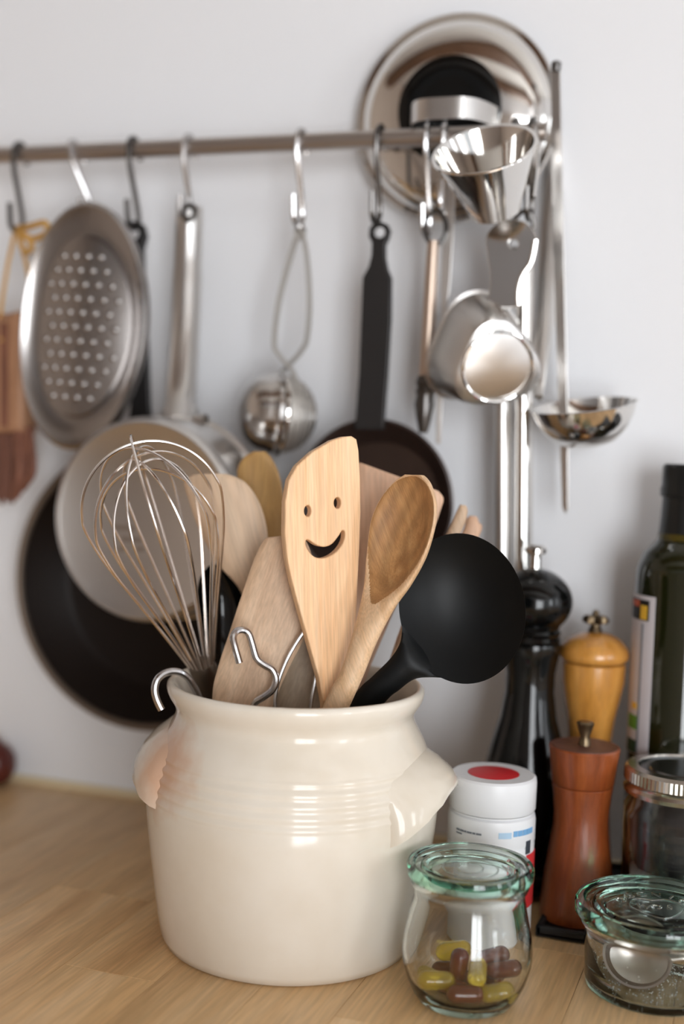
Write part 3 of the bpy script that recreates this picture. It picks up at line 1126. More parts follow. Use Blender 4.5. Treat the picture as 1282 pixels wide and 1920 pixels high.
def lug(phic, half, zt, zb, ze, po):
    NU, NV = 26, 10
    g = [[], []]
    for layer in (0, 1):
        for i in range(NU+1):
            u = -1+2*i/NU
            row = []
            k = max(0.0, 1-u*u)
            ztop = zt-.010*u*u
            zbot = zb-ze*abs(u)**1.7
            out = po*k**.6+.0030*(1-abs(u)**8)-.0008
            for j in range(NV+1):
                v = j/NV
                z = ztop+(zbot-ztop)*v
                r = body_r(min(max(z, 0), .13))-.0008
                ro = r+out*(math.sin(v*PI/2)**.8)+.0015*math.sin(PI*v)*k
                if layer:
                    ro = max(r-.002, ro-.0052-.001*v)
                    z += .001
                p = PC+azdir(phic+u*half)*ro
                row.append(Vector((p.x, p.y, z)))
            g[layer].append(row)
    V, Fc = [], []
    idx = {}
    for L in (0, 1):
        for i in range(NU+1):
            for j in range(NV+1):
                idx[L, i, j] = len(V)
                V.append(g[L][i][j])
    for i in range(NU):
        for j in range(NV):
            for L in (0, 1):
                q = (idx[L, i, j], idx[L, i+1, j], idx[L, i+1, j+1], idx[L, i, j+1])
                Fc.append(q if L else q[::-1])
        Fc.append((idx[0, i, NV], idx[0, i+1, NV], idx[1, i+1, NV], idx[1, i, NV]))
        Fc.append((idx[0, i, 0], idx[1, i, 0], idx[1, i+1, 0], idx[0, i+1, 0]))
    for j in range(NV):
        Fc.append((idx[0, 0, j], idx[1, 0, j], idx[1, 0, j+1], idx[0, 0, j+1]))
        Fc.append((idx[0, NU, j], idx[0, NU, j+1], idx[1, NU, j+1], idx[1, NU, j]))
    return V, Fc


ck.part('ear_handle', lug(R_(16), R_(34), .1215, .1030, .026, .0130), 'ceramic', smooth=50)
ck.part('ear_handle', lug(R_(187), R_(36), .1320, .1010, .014, .0095), 'ceramic', smooth=50)

# ================================================================== UTENSILS IN THE CROCK
UT = 'utensils standing in the crock'
# smiling spatula
Zs_ = .750
n_ = (-FWD*math.cos(R_(25))+R0*math.sin(R_(25)))
n_.z = .06
out = [(655, 818), (640, 819), (618, 826), (582, 847), (553, 873), (538, 900), (531, 940), (530, 1000), (534, 1045), (544, 1092), (560, 1150), (579, 1218), (594, 1270), (603, 1320), (606, 1420), (602, 1540),
       (646, 1540), (656, 1420), (660, 1320), (660, 1260), (661, 1200), (665, 1120), (669, 1040), (672, 960), (671, 900), (668, 845), (664, 824)]
mouth = [(571, 1012), (578, 1014), (590, 1022), (604, 1025), (618, 1020), (630, 1006), (637, 995), (642, 997), (641, 1012), (632, 1028), (618, 1040), (602, 1046), (585, 1043), (573, 1030), (569, 1019)]
ss_ = Thing('smiling_spatula', 'warm orange wooden spatula with a cut out smiling face', 'spatula', UT)
ss_.part('board', px_plate(out, [px_circ(573, 958, 6.5, 10.5), px_circ(628.5, 943, 6.5, 10.5), mouth], at(610, 1050, Zs_), n_, .0065, .0008), 'spat_smile')

# wooden spoon
wsp = Thing('wooden_spoon', 'wooden spoon with ringed grain in its oval bowl, right of the smiling spatula', 'spoon', UT)
spo = wsp.part('spoon_body', loft_px([
    (552, 1470, 584, 1484, .745, .745, .0055, .0055, .003), (608, 1318, 652, 1332, .740, .736, .0060, .0060, .003), (640, 1256, 680, 1268, .739, .733, .006, .006, .003),
    (663, 1190, 706, 1200, .740, .729, .006, .006, .003), (677, 1135, 738, 1138, .742, .726, .0040, .007, .0040), (684, 1092, 769, 1094, .744, .722, -.001, .010, .0044), (688, 1040, 797, 1042, .745, .719, -.006, .014, .0048),
    (696, 978, 814, 985, .745, .718, -.008, .015, .0048), (714, 936, 816, 942, .744, .719, -.006, .014, .0048), (740, 904, 806, 909, .741, .723, -.002, .010, .0042), (760, 890, 792, 891, .736, .727, .001, .005, .003)], 28, 49), 'spoon', smooth=50)
spo.data.materials.append(M['spoon_bowl'])            # darker worn hollow of the bowl
for p_ in spo.data.polygons[:280*96]:
    row, j_ = divmod(p_.index, 96)
    k_ = (row-112)/161.0
    if 0 <= k_ <= 1 and j_ < 48:
        hwid = 20.4*min(1.0, k_/.42)**.55*math.sqrt(max(0, 1-max(0, (k_-.55)/.45)**3))
        if abs(j_-23.5) < hwid:
            p_.material_index = 1

# pale round spatula far left, tan spoon
pa = Thing('wooden_spatula', 'pale wooden spatula with broad round head behind the whisk', 'spatula', UT)
pa.part('board', loft_px([
    (550, 1480, 566, 1484, .80, .80, .004, .004, .003), (512, 1310, 540, 1315, .81, .81, .004, .004, .003), (478, 1190, 514, 1185, .815, .812, .004, .004, .003), (450, 1108, 500, 1088, .815, .812, .004, .004, .003),
    (412, 1062, 502, 1030, .815, .811, .004, .004, .0034), (376, 1000, 499, 985, .815, .811, .004, .004, .0034), (354, 938, 484, 938, .815, .811, .004, .004, .0034), (345, 903, 458, 903, .815, .811, .004, .004, .0034), (362, 890, 428, 889, .815, .812, .003, .003, .003)], 6), 'beech3')
tn = Thing('wooden_spoon', 'small tan wooden spoon, rounded top just left of the smiling spatula', 'spoon', UT)
tn.part('spoon_body', loft_px([
    (515, 1480, 530, 1480, .835, .835, .004, .004, .003), (500, 1250, 520, 1250, .84, .84, .004, .004, .003), (488, 1090, 520, 1088, .842, .840, .004, .004, .003), (470, 990, 532, 985, .842, .838, .003, .006, .003),
    (453, 930, 531, 930, .842, .838, .001, .008, .003), (444, 886, 522, 886, .842, .838, .001, .008, .003), (455, 860, 508, 858, .842, .839, .002, .006, .003), (474, 847, 498, 847, .841, .840, .002, .003, .002)], 6), 'tanwood')
# slanted beech spatula
cb = Thing('wooden_spatula', 'beech spatula leaning left with a slanted top edge beside the smiling spatula', 'spatula', UT)
cb.part('board', loft_px([
    (440, 1520, 470, 1525, .765, .765, .003, .003, .0025), (402, 1400, 486, 1400, .765, .765, .003, .003, .0025), (398, 1305, 516, 1312, .766, .766, .003, .003, .0025), (409, 1250, 542, 1252, .767, .767, .003, .003, .0025), (430, 1186, 572, 1190, .768, .768, .003, .003, .0025),
    (455, 1110, 590, 1112, .768, .768, .003, .003, .0025), (479, 1042, 584, 1040, .768, .768, .0028, .0028, .0022), (494, 1014, 566, 1004, .768, .768, .0022, .0022, .0018), (500, 1008, 552, 1002, .768, .768, .0015, .0015, .0012)], 6), 'beech')
gw = Thing('wooden_spatula', 'grey worn wooden spatula low in the crock behind the thin wire loop', 'spatula', UT)
gw.part('board', loft_px([
    (525, 1480, 575, 1480, .785, .785, .003, .003, .0025), (518, 1330, 602, 1330, .786, .786, .003, .003, .0025), (530, 1250, 614, 1250, .786, .786, .003, .003, .0025), (552, 1180, 626, 1180, .786, .786, .003, .003, .0025), (572, 1125, 632, 1122, .786, .786, .003, .003, .0025), (590, 1095, 622, 1094, .786, .786, .002, .002, .002)], 5), 'greywood')
# broad pinkish spatula
pk = Thing('wooden_spatula', 'broad pinkish wooden spatula behind the wooden spoon', 'spatula', UT)
pk.part('board', loft_px([
    (600, 1500, 636, 1508, .80, .80, .003, .003, .0025), (628, 1310, 676, 1306, .802, .802, .003, .003, .0025), (636, 1180, 722, 1184, .803, .803, .003, .003, .0025), (644, 1080, 764, 1092, .804, .804, .003, .003, .0025),
    (654, 980, 806, 1010, .805, .805, .003, .003, .0025), (662, 905, 827, 953, .805, .805, .003, .003, .0025), (668, 880, 831, 934, .805, .805, .003, .003, .0025), (674, 867, 822, 921, .805, .805, .002, .002, .002)], 5), 'beech2')
g1 = Thing('wooden_stick', 'thin pale wooden handle end rising above the black ladle, left of two', 'handle', UT)
g1.part('stick', loft_px([
    (680, 1400, 694, 1406, .79, .79, .003, .003, .002), (760, 1150, 778, 1156, .80, .80, .003, .003, .002), (836, 1002, 860, 1006, .805, .805, .003, .003, .002), (855, 960, 876, 964, .806, .806, .003, .003, .002), (862, 946, 874, 948, .806, .806, .002, .002, .0015)], 5), 'beech3')
g2 = Thing('wooden_stick', 'short pale wooden handle end above the black ladle, right of two', 'handle', UT)
g2.part('stick', loft_px([
    (690, 1420, 706, 1428, .815, .815, .003, .003, .002), (780, 1160, 806, 1166, .82, .82, .003, .003, .002), (862, 1006, 897, 1008, .825, .825, .003, .003, .002), (872, 976, 897, 978, .826, .826, .003, .003, .002), (880, 967, 893, 968, .826, .826, .002, .002, .0015)], 5), 'beech2')

# black ladle (hollow towards the room)
kl = Thing('black_ladle', 'matt black plastic ladle leaning over the right rim of the crock', 'ladle', UT)
kn = (-FWD-CR*.16+CU*.10).normalized()
km, kq = px_plane(at(866, 1141, .742), kn)
NR, NA = 14, 72
V, Fc = [], []
K0 = kq(866, 1141)


def krim(a_):
    return kq(866.5+119*math.cos(a_), 1141-141*math.sin(a_)+9*math.cos(a_))


for L in (0, 1):
    V.append(km @ Vector((K0[0], K0[1], -.016-.0025*L)))
    for i in range(1, NR+1):
        s = i/NR
        for j in range(NA):
            x, y = krim(2*PI*j/NA)
            z = -.016*(1-s**2.2)-(.0025 if L and i < NR else (.0016 if L else 0))
            V.append(km @ Vector((K0[0]+(x-K0[0])*s, K0[1]+(y-K0[1])*s, z)))
S_ = 1+NR*NA
for L in (0, 1):
    o = L*S_
    for j in range(NA):
        q = (o, o+1+j, o+1+(j+1) % NA)
        Fc.append(q)
    for i in range(NR-1):
        for j in range(NA):
            a_, b_ = o+1+i*NA+j, o+1+i*NA+(j+1) % NA
            Fc.append((a_, b_, b_+NA, a_+NA))
o = 1+(NR-1)*NA
for j in range(NA):
    a_, b_ = o+j, o+(j+1) % NA
    Fc.append((a_, b_, b_+S_, a_+S_))
kb = kl.part('bowl', (V, Fc), 'black', smooth=40)
zc_ = .742
kl.part('handle', loft_px([
    (586, 1420, 622, 1450, .765, .765, .004, .004, .002), (664, 1303, 716, 1324, .752, .752, .0045, .0045, .002), (698, 1268, 748, 1294, .748, .748, .0045, .0045, .002), (733, 1233, 776, 1274, .745, .745, .0045, .004, .002),
    (750, 1204, 806, 1270, .7435, .743, .003, .004, .002), (754, 1172, 842, 1272, .744, .7435, -.004, .008, .0012)], 6), 'black')

# black spoon behind the whisk
bk = Thing('black_spoon', 'glossy black spoon partly hidden between whisk and beech spatula', 'spoon', UT)
bk.part('spoon_body', loft_px([
    (450, 1480, 470, 1480, .80, .80, .004, .004, .003), (418, 1330, 440, 1330, .810, .810, .004, .004, .003), (394, 1255, 448, 1258, .816, .816, -.002, .008, .002), (377, 1200, 462, 1205, .818, .818, -.008, .012, .0016), (368, 1135, 468, 1150, .818, .818, -.012, .015, .0014),
    (373, 1088, 458, 1110, .818, .818, -.010, .012, .0014), (388, 1064, 436, 1078, .818, .818, -.005, .008, .0014), (400, 1057, 420, 1062, .818, .818, -.001, .003, .0012)], 6, 11), 'blackg')

# whisk
wk = Thing('balloon_whisk', 'steel balloon whisk with thin wire loops at the left of the crock', 'whisk', UT)
w0, w1 = at(382, 1258, .803), at(246, 824, .735)
wa = (w1-w0)
WL = wa.length
wm = frame(w0, wa, up=CR)
wp = [(.0065, 0), (.0115, .10), (.0195, .25), (.0290, .42), (.0378, .58)]+[(.0424*math.cos(t), .72+.28*math.sin(t)) for t in [PI/2*k/7 for k in range(0, 7)]]
for i in range(8):
    rank = (0, 5, 2, 7, 1, 4, 6, 3)[i]
    ph_ = PI*i/8+.22
    k, kl_ = 1.0-.022*rank, 1.0-.017*rank
    P = [(-r*k, t*WL*kl_) for r, t in wp]+[(0, WL*kl_)]+[(r*k, t*WL*kl_) for r, t in reversed(wp)]
    pts = [wm @ Vector((r*math.cos(ph_), r*math.sin(ph_), z)) for r, z in P]
    wk.part('wire_loop', tube(cat(pts, 5), .00085, 6), 'wirecopper')
wk.part('ferrule', lathe([(0, .006), (.0088, .006), (.0096, .003), (.0100, -.020), (.0100, -.045), (0, -.046)], 24, wm), 'ferrule')
wk.part('handle', lathe([(0, -.046), (.0092, -.046), (.0098, -.07), (.0096, -.100), (.006, -.106), (0, -.107)], 20, wm), 'steel')

# loose hooks
hk = Thing('wire_hook', 'bent steel wire hook resting against the beech spatula', 'hook', 'hooks in the crock')
pts = [(449, 1243, .744), (441, 1215, .744), (437, 1196, .745), (443, 1184, .747), (455, 1181, .749), (466, 1188, .750), (473, 1208, .750), (481, 1234, .750), (494, 1246, .750), (510, 1256, .750), (517, 1274, .750), (511, 1293, .75), (494, 1307, .75), (478, 1318, .752), (470, 1345, .754)]
hk.part('wire', tube(cat([at(*p) for p in pts], 5), .0021, 10), 'wire')
h0 = Thing('wire_hook', 'thick steel wire hook slung over the left rim of the crock', 'hook', 'hooks in the crock')
pts = [(303, 1331, .757), (294, 1312, .757), (290, 1294, .757), (294, 1276, .758), (306, 1264, .760), (322, 1259, .762), (338, 1261, .764), (352, 1271, .767), (362, 1286, .770), (370, 1301, .772), (380, 1330, .775), (390, 1370, .776)]
h0.part('wire', tube(cat([at(*p) for p in pts], 5), .0022, 10), 'wire')
lw = Thing('wire_loop_hook', 'thin bright wire loop passing behind the smiling spatula', 'wire', 'hooks in the crock')
pts = [(528, 1390), (516, 1330), (518, 1295), (530, 1255), (548, 1218), (571, 1184), (600, 1160), (640, 1155), (672, 1180), (690, 1208), (688, 1236), (676, 1262), (664, 1290), (660, 1360)]
lw.part('wire', tube(cat([at(x, y, .7585) for x, y in pts], 5), .0011, 8), 'wire')
pts = [(580, 1370), (583, 1320), (590, 1280), (598, 1240), (610, 1210), (625, 1190)]
lw.part('inner_wire', tube(cat([at(x, y, .7585) for x, y in pts], 5), .0011, 8), 'wire')

# ================================================================== RIGHT HAND GROUP
# shallow black tray
tp = T(1003, 1745, .004)
TX0, TY0 = tp.x, tp.y
tr = Thing('tray', 'shallow black tray under the pepper mills', 'tray')
TZ = .004
tr.part('floor_panel', rbox(TX0, TX0+.40, TY0, -.012, .0005, TZ, .001), 'blackr')
tr.part('lip', join(rbox(TX0, TX0+.40, TY0, TY0+.004, .0008, .0075, .0012), rbox(TX0, TX0+.004, TY0, -.012, .0008, .0075, .0012), rbox(TX0, TX0+.40, -.016, -.012, .0008, .0075, .0012)), 'blackr')

# brown mill
c = T(1093, 1745, TZ) + FH*.0235
c.z = TZ
m = Matrix.Translation(c)
hT = .1105
bmill = Thing('pepper_mill', 'reddish brown waisted wooden mill with a small steel knob', 'pepper mill', 'mills on the tray')
bmill.part('body', lathe([(0, 0), (.0225, 0), (.0236, .001), (.0232, .012), (.0215, .028), (.0190, .045), (.0172, .060), (.0172, .068), (.0183, .080), (.0192, .0855), (.0186, .0862), (0, .0862)], 48, m), 'mill_brown')
bmill.part('head', lathe([(0, .0866), (.0190, .0866), (.0196, .0873), (.0210, .100), (.0224, hT-.001), (.0218, hT), (0, hT)], 48, m), 'mill_brown')
bmill.part('top_disc', lathe([(0, hT-.0005), (.0210, hT-.0005), (.0208, hT+.0004), (0, hT+.0004)], 40, m), 'mill_top')
bmill.part('knob', lathe([(0, hT), (.0040, hT), (.0036, hT+.003), (.0030, hT+.006), (.0050, hT+.0125), (.0056, hT+.0145), (.0045, hT+.0155), (0, hT+.0157)], 20, m), 'brass')

# black lacquered mill
q = at(1000, 1127, .862)
c = Vector((q.x, q.y, TZ))
kz = q.z-TZ
m = Matrix.Translation(c)
km_ = Thing('pepper_mill', 'tall glossy black turned mill with a round head and chrome button', 'pepper mill', 'mills on the tray')
km_.part('body', lathe([(0, 0), (.0292, 0), (.0302, .002), (.0302, .012), (.0284, .014), (.0302, .018), (.0302, .024), (.0284, .027), (.0302, .031), (.0302, .038), (.0285, .041), (.0296, .045), (.0302, .060), (.0286, .078), (.0245, .096), (.0190, .115), (.0166, .132), (.0166, .145),
                        (.0185, .156), (.0205, .163), (.0200, .166), (0, .166)], 56, m), 'blackg')
hz = kz
km_.part('collar', lathe([(0, .166), (.0188, .166), (.0196, .168), (.0182, .1705), (.0196, .173), (.0178, .1755), (.0190, .178), (.0165, .181), (0, .181)], 48, m), 'blackg')
km_.part('head', lathe([(0, .180)]+[(.0262*math.cos(t), kz+.0225*math.sin(t)) for t in [R_(-58+148*k/18) for k in range(18)]]+[(.004, kz+.0222), (0, kz+.0222)], 48, m), 'blackg')
tp_ = kz+.0222
km_.part('button', lathe([(0, tp_), (.0042, tp_), (.0040, tp_+.004), (.0040, tp_+.009), (.0072, tp_+.0105), (.0074, tp_+.0135), (.0050, tp_+.0155), (0, tp_+.016)], 24, m), 'steel_pol')

# golden mill
q = at(1113, 1232, .868)
c = Vector((q.x, q.y, TZ))
gz_ = q.z-TZ
m = Matrix.Translation(c)
gm_ = Thing('pepper_mill', 'golden varnished wooden mill with a domed cap and star shaped metal knob', 'pepper mill', 'mills on the tray')
gm_.part('body', lathe([(0, 0), (.0185, 0), (.0192, .002), (.019, .012), (.017, .030), (.015, .055), (.0135, .075), (.0140, gz_-.062), (.0160, gz_-.042), (.0196, gz_-.024), (.0212, gz_-.016), (.0216, gz_-.004), (.0205, gz_-.003), (0, gz_-.003)], 48, m), 'mill_gold')
gm_.part('cap', lathe([(0, gz_-.002), (.0215, gz_-.002), (.0232, gz_), (.0236, gz_+.003), (.0225, gz_+.007), (.0175, gz_+.0125), (.0115, gz_+.0158), (.0070, gz_+.0172), (0, gz_+.0175)], 48, m), 'mill_gold')
kt = gz_+.0172
gm_.part('knob', join(lathe([(0, kt), (.0052, kt), (.0040, kt+.003), (.0032, kt+.005), (.0032, kt+.008), (0, kt+.008)], 20, m),
                      lathe([(0, kt+.0045), (.0068, kt+.006), (.0076, kt+.0085), (.0062, kt+.011), (0, kt+.0125)], 40, m, shape=lambda a_, z: 1+.22*math.cos(6*a_)),
                      lathe([(0, kt+.011), (.0022, kt+.012), (.0024, kt+.014), (0, kt+.0155)], 14, m)), 'brass')

# oil bottle
q = at(1274, 1210, .855)
c = Vector((q.x, q.y, TZ))
m = Matrix.Translation(c)


def zat(y, Z, x=1281):
    return at(x, y, Z).z-TZ


oz = lambda y: zat(y, .855)
ob = Thing('oil_bottle', 'tall dark green oil bottle with a black capped neck at right', 'bottle')
zs1, zs0, zn, zc0 = oz(1078), oz(1042), oz(1010), oz(940)
rB, rN = .0312, .0156
ob.part('body', lathe([(0, 0), (.0285, 0), (rB, .003), (rB, zs1), (rB*.97, zs1+.006), (.0268, zs0+.002), (.0208, zs0+.008), (.0178, zn), (.0166, oz(985)), (rN, zc0), (rN, oz(925)), (0, oz(925))], 56, m), 'oil_glass')
ob.part('neck_oil', lathe([(0, zn-.002), (.0182, zn-.001), (.0178, zn+.004), (.0172, oz(1000)), (0, oz(1000))], 40, m), 'oil_neck')
ob.part('capsule', lathe([(0, oz(1000)), (.0176, oz(1000)), (.0168, oz(970)), (.0162, oz(932)), (.0178, oz(930)), (.0180, oz(916)), (.0172, oz(910)), (.0170, oz(876)), (.0155, oz(870)), (0, oz(870))], 44, m), 'foil')
cb_dir = math.atan2(-CAM.y*0-(c.y-CAM.y), -(c.x-CAM.x))      # azimuth from the bottle to the camera
la0, la1 = cb_dir-R_(98), cb_dir-R_(32)
lab = ob.part('label', cyl_patch(c, rB, oz(1412), oz(1114), la0, la1), 'paper')
ob.part('label_picture', cyl_patch(c, rB+.0003, oz(1160), oz(1122), la0+R_(10), la1-R_(8)), 'printblack', under=lab)
ob.part('label_fruit', cyl_patch(c, rB+.0006, oz(1158), oz(1132), la1-R_(22), la1-R_(11)), 'printyel', under=lab)
ob.part('label_leaf', cyl_patch(c, rB+.0006, oz(1136), oz(1124), la0+R_(22), la1-R_(26)), 'printor', under=lab)
ob.part('label_fold', cyl_patch(c, rB+.0003, oz(1410), oz(1166), la1-R_(19), la1-R_(16)), 'printgrey', under=lab)
ob.part('label_seal', cyl_patch(c, rB+.0003, oz(1366), oz(1340), la0+R_(24), la1-R_(19)), 'printgreen', under=lab)
ob.part('label_stamp', cyl_patch(c, rB+.0003, oz(1410), oz(1386), la0+R_(24), la1-R_(19)), 'printdkgreen', under=lab)
ob.part('label_mark', cyl_patch(c, rB+.0003, oz(1328), oz(1316), la0+R_(34), la1-R_(22)), 'printyel', under=lab)

# white pill bottle with red cap disc
q = at(925, 1449, .785)
c = Vector((q.x, q.y, 0))
m = Matrix.Translation(c)
H_ = q.z
pb_ = Thing('pill_bottle', 'white plastic pill bottle with a red disc on its cap', 'bottle')
body = pb_.part('body', lathe([(0, 0), (.0245, 0), (.0262, .002), (.0262, .0615), (.0268, .063), (.0268, H_-.0265), (.0262, H_-.0235), (.0235, H_-.0215), (0, H_-.0215)], 56, m), 'whitepl')
capo = pb_.part('cap', lathe([(0, H_-.0208), (.0258, H_-.0208), (.0264, H_-.0198), (.0266, H_-.004), (.0262, H_-.0012), (.0248, H_), (.0160, H_), (.0158, H_-.0006), (0, H_-.0006)], 64, m), 'whitepl')
pb_.part('red_disc', lathe([(0, H_-.0006), (.0157, H_-.0006), (.0157, H_+.0001), (.0150, H_+.0003), (0, H_+.0003)], 48, m), 'redpl', under=capo)
pb_.part('seal_ring', lathe([(.0240, H_-.0222), (.0256, H_-.0222), (.0256, H_-.0212), (.0240, H_-.0212)], 48, m), 'whitepl')
ca = math.atan2(CAM.y-c.y, CAM.x-c.x)
zq = lambda y: at(925, y, .76).z
lb_ = pb_.part('label_wrap', cyl_patch(c, .0262, .008, .0610, ca-R_(160), ca+R_(110), n=60), 'whitepl', under=body)
rr_ = .0267


def dashes(y0, angs, hh, mat, name):
    pb_.part(name, join(*[cyl_patch(c, rr_, zq(y0)-hh, zq(y0), ca+R_(a0), ca+R_(a1), n=4) for a0, a1 in angs]), mat, under=body)


dashes(1566, [(-50, -44), (-43, -37), (-36, -33), (-32, -25), (-24, -20), (-19, -12)], .0011, 'printgrey', 'small_print')
dashes(1573, [(-50, -46), (-45, -40)], .0008, 'printgrey', 'small_print')
dashes(1562, [(10, 27)], .0036, 'printpale', 'blue_band')
dashes(1560, [(30, 36), (37, 44), (45, 52), (53, 66)], .0034, 'printblue', 'blue_lettering')
dashes(1584, [(52, 62)], .0080, 'printdk', 'dark_emblem')
dashes(1612, [(54, 88)], .0330, 'printred', 'red_band')
dashes(1640, [(60, 63), (64.5, 68), (70, 73)], .0030, 'whitepl', 'white_lettering')
dashes(1652, [(58, 64), (66, 70)], .0030, 'whitepl', 'white_lettering')
dashes(1715, [(-40, -10), (-6, 6)], .0008, 'printgrey', 'small_print')


# ------------------------------------------------------------------ glass jars
def lid_prof(R, t, z):
    return [(0, z+.0010), (R*.62, z+.0010), (R*.66, z-.0016), (R*.78, z-.0016), (R*.80, z), (R*.965, z), (R, z+.0020), (R, z+t-.0020), (R*.975, z+t), (R*.90, z+t), (R*.86, z+t-.0022), (R*.78, z+t-.0026),
            (R*.745, z+t-.0010), (R*.70, z+t-.0010), (R*.665, z+t-.0030), (R*.60, z+t-.0034), (0, z+t-.0034)]


jc = T(880, 1914, 0)+FH*.0262
jc.z = 0
m = Matrix.Translation(jc)
jo = [(0, .0015), (.020, .0008), (.0245, 0), (.0265, .0012), (.0292, .0050), (.0328, .0120), (.0352, .0200), (.0356, .0260), (.0345, .0340), (.0322, .0440), (.0302, .0525), (.0300, .0560), (.0318, .0575), (.0324, .0592), (.0322, .0610)]
jo = [(r, z*1.11) for r, z in jo]
ji = [(.0285, .0613), (.0278, .0606), (.0278, .0525), (.0300, .0430), (.0325, .0335), (.0336, .0260), (.0332, .0205), (.0308, .0130), (.0272, .0068), (.0240, .0045), (0, .0042)]
ji = [(r, z*1.11) for r, z in ji]
tj = Thing('tulip_jar', 'small tulip shaped glass jar of gel capsules in front of the pill bottle', 'jar', 'clip top glass jars')
tj.part('jar_body', lathe(jo+ji, 72, m), 'glass', smooth=60)
lidA = tj.part('glass_lid', lathe(lid_prof(.0346, .0080, .0684), 72, m), 'glassgreen', smooth=40)
zl = .0684+.0080-.0034
tj.part('embossing', join(torus(jc+Vector((0, 0, zl)), (0, 0, 1), .0150, .0005, 40, 6), torus(jc+Vector((0, 0, zl)), (0, 0, 1), .0085, .0004, 30, 6, 1.0, .8)), 'emboss', under=lidA)

# capsules: local (right, away, up) in the jar, direction, kind
capm = {}


def capsule_mesh(L, r):
    pr = [(0, -L/2)]+[(r*math.sin(PI/2*k/6), -L/2+r*.95-r*.95*math.cos(PI/2*k/6)) for k in range(1, 7)]
    pr += [(r*a_, -z) for a_, z in [(p[0]/r, p[1]) for p in reversed(pr)]]
    return lathe(pr, 20)


gy, gb_ = to_mesh('capsule', capsule_mesh(.0205, .0050), 'gel_y', 60), to_mesh('capsule', capsule_mesh(.0205, .0050), 'gel_b', 60)
caps = [
    ('y', (-.0170, -.0120, .0150), (1, .1, -.05), 'yellow gel capsule lying at the left front of the tulip jar'),
    ('y', (.0150, -.0170, .0115), (1, .35, .05), 'yellow gel capsule lying at the right front of the tulip jar'),
    ('y', (.0050, -.0100, .0195), (.15, 1, .25), 'yellow gel capsule seen end on in the middle of the tulip jar'),
    ('y', (-.0060, .0130, .0220), (1, .2, .1), 'yellow gel capsule on top at the back of the tulip jar'),
    ('y', (-.0190, .0020, .0100), (.6, -.8, .0), 'yellow gel capsule under the left front one'),
    ('b', (-.0020, -.0195, .0112), (1, .05, .0), 'brown gel capsule lying at the front centre of the tulip jar'),
    ('b', (-.0045, -.0030, .0195), (.10, .1, 1), 'brown gel capsule standing upright in the tulip jar'),
    ('b', (.0150, .0070, .0215), (1, .3, .18), 'brown gel capsule on top at the right back of the jar'),
    ('b', (.0200, -.0040, .0190), (1, -.3, .28), 'brown gel capsule slanting against the right glass'),
    ('b', (.0045, .0040, .0100), (1, .9, .0), 'brown gel capsule buried in the middle of the pile'),
    ('b', (.0080, -.0140, .0095), (1, -.2, .0), 'brown gel capsule at the bottom right of the pile'),
    ('b', (-.0080, -.0080, .0095), (1, -.6, .0), 'brown gel capsule at the bottom left of the pile'),
    ('b', (.0180, .0080, .0100), (.5, 1, .0), 'brown gel capsule low at the right back of the jar'),
    ('b', (-.0080, .0140, .0100), (1, .15, .0), 'brown gel capsule low at the back of the jar'),
]
for kd, (u, v, z), dr, lb2 in caps:
    o = bpy.data.objects.new('gel_capsule', gy if kd == 'y' else gb_)
    col.objects.link(o)
    p = jc+R0*u+FH*v
    dd = R0*dr[0]+FH*dr[1]+Vector((0, 0, dr[2]))
    o.matrix_world = frame((p.x, p.y, z), dd, up=Vector((.3, .2, 1)))
    o['label'], o['category'], o['group'] = lb2, 'capsule', 'gel capsules in the tulip jar'

# flat jar with a scoop and salt
RJ = .0455
fc = T(1255, 1909, 0)+FH*.0375
fc.z = 0
m = Matrix.Translation(fc)
fj = Thing('flat_jar', 'low wide glass jar with embossed lid holding a steel scoop', 'jar', 'clip top glass jars')
fj.part('jar_body', lathe([(0, .0015), (.032, .0008), (.0360, 0), (.0378, .0015), (.0385, .0050), (.0395, .0320), (.0398, .0352), (.0420, .0364), (.0427, .0380), (.0425, .0398), (.0385, .0402), (.0378, .0395), (.0375, .0320), (.0364, .0060), (.0345, .0044), (0, .0040)], 72, m), 'glass', smooth=60)
lidB = fj.part('glass_lid', lathe(lid_prof(RJ, .0090, .0405), 80, m), 'glassgreen', smooth=40)
zl = .0405+.0090-.0034
ey = math.atan2(R0.y, R0.x)
em = []
for k, ch in enumerate('OGCNIO'):
    a_ = R_(150-24*k)
    mm = m @ Matrix.Rotation(ey, 4, 'Z') @ Matrix.Translation((.0205*math.cos(a_), .0205*math.sin(a_), zl)) @ Matrix.Rotation(a_-PI/2, 4, 'Z')
    em.append(text_mesh(ch, .0085, mm, .0006))
for k, ch in enumerate('WOS'):
    mm = m @ Matrix.Rotation(ey, 4, 'Z') @ Matrix.Translation(((k-1)*.0075, .001, zl)) @ Matrix.Rotation(R_(-18), 4, 'Z')
    em.append(text_mesh(ch, .0085, mm, .0006))
st_ = [(-.0150, .0050), (-.0080, .0120), (.0, .0100), (.0080, .0120), (.0150, .0050), (.0120, -.0060), (.0, -.0170), (-.0120, -.0060)]
mm = m @ Matrix.Rotation(ey, 4, 'Z') @ Matrix.Translation((0, 0, zl+.0002))
em.append(tube(cat([mm @ Vector((x, y, 0)) for x, y in st_], 5, True), .0006, 6, closed=True))
fj.part('embossing', join(*em), 'emboss', under=lidB)
sc_ = Thing('scoop', 'steel measuring scoop lying inside the low glass jar', 'scoop')
sb = fc-R0*.0125-FH*.012
sdir = (-FH*.80-R0*.30+Vector((0, 0, .42))).normalized()
sm_ = frame((sb.x, sb.y, .0222), sdir)
sc_.part('bowl', lathe([(.0182, 0), (.0190, .0006), (.0176, .0004), (.0160, -.0060), (.0098, -.0108), (0, -.0120), (0, -.0128), (.0104, -.0116), (.0168, -.0064), (.0182, 0)], 40, sm_), 'steel_rail')
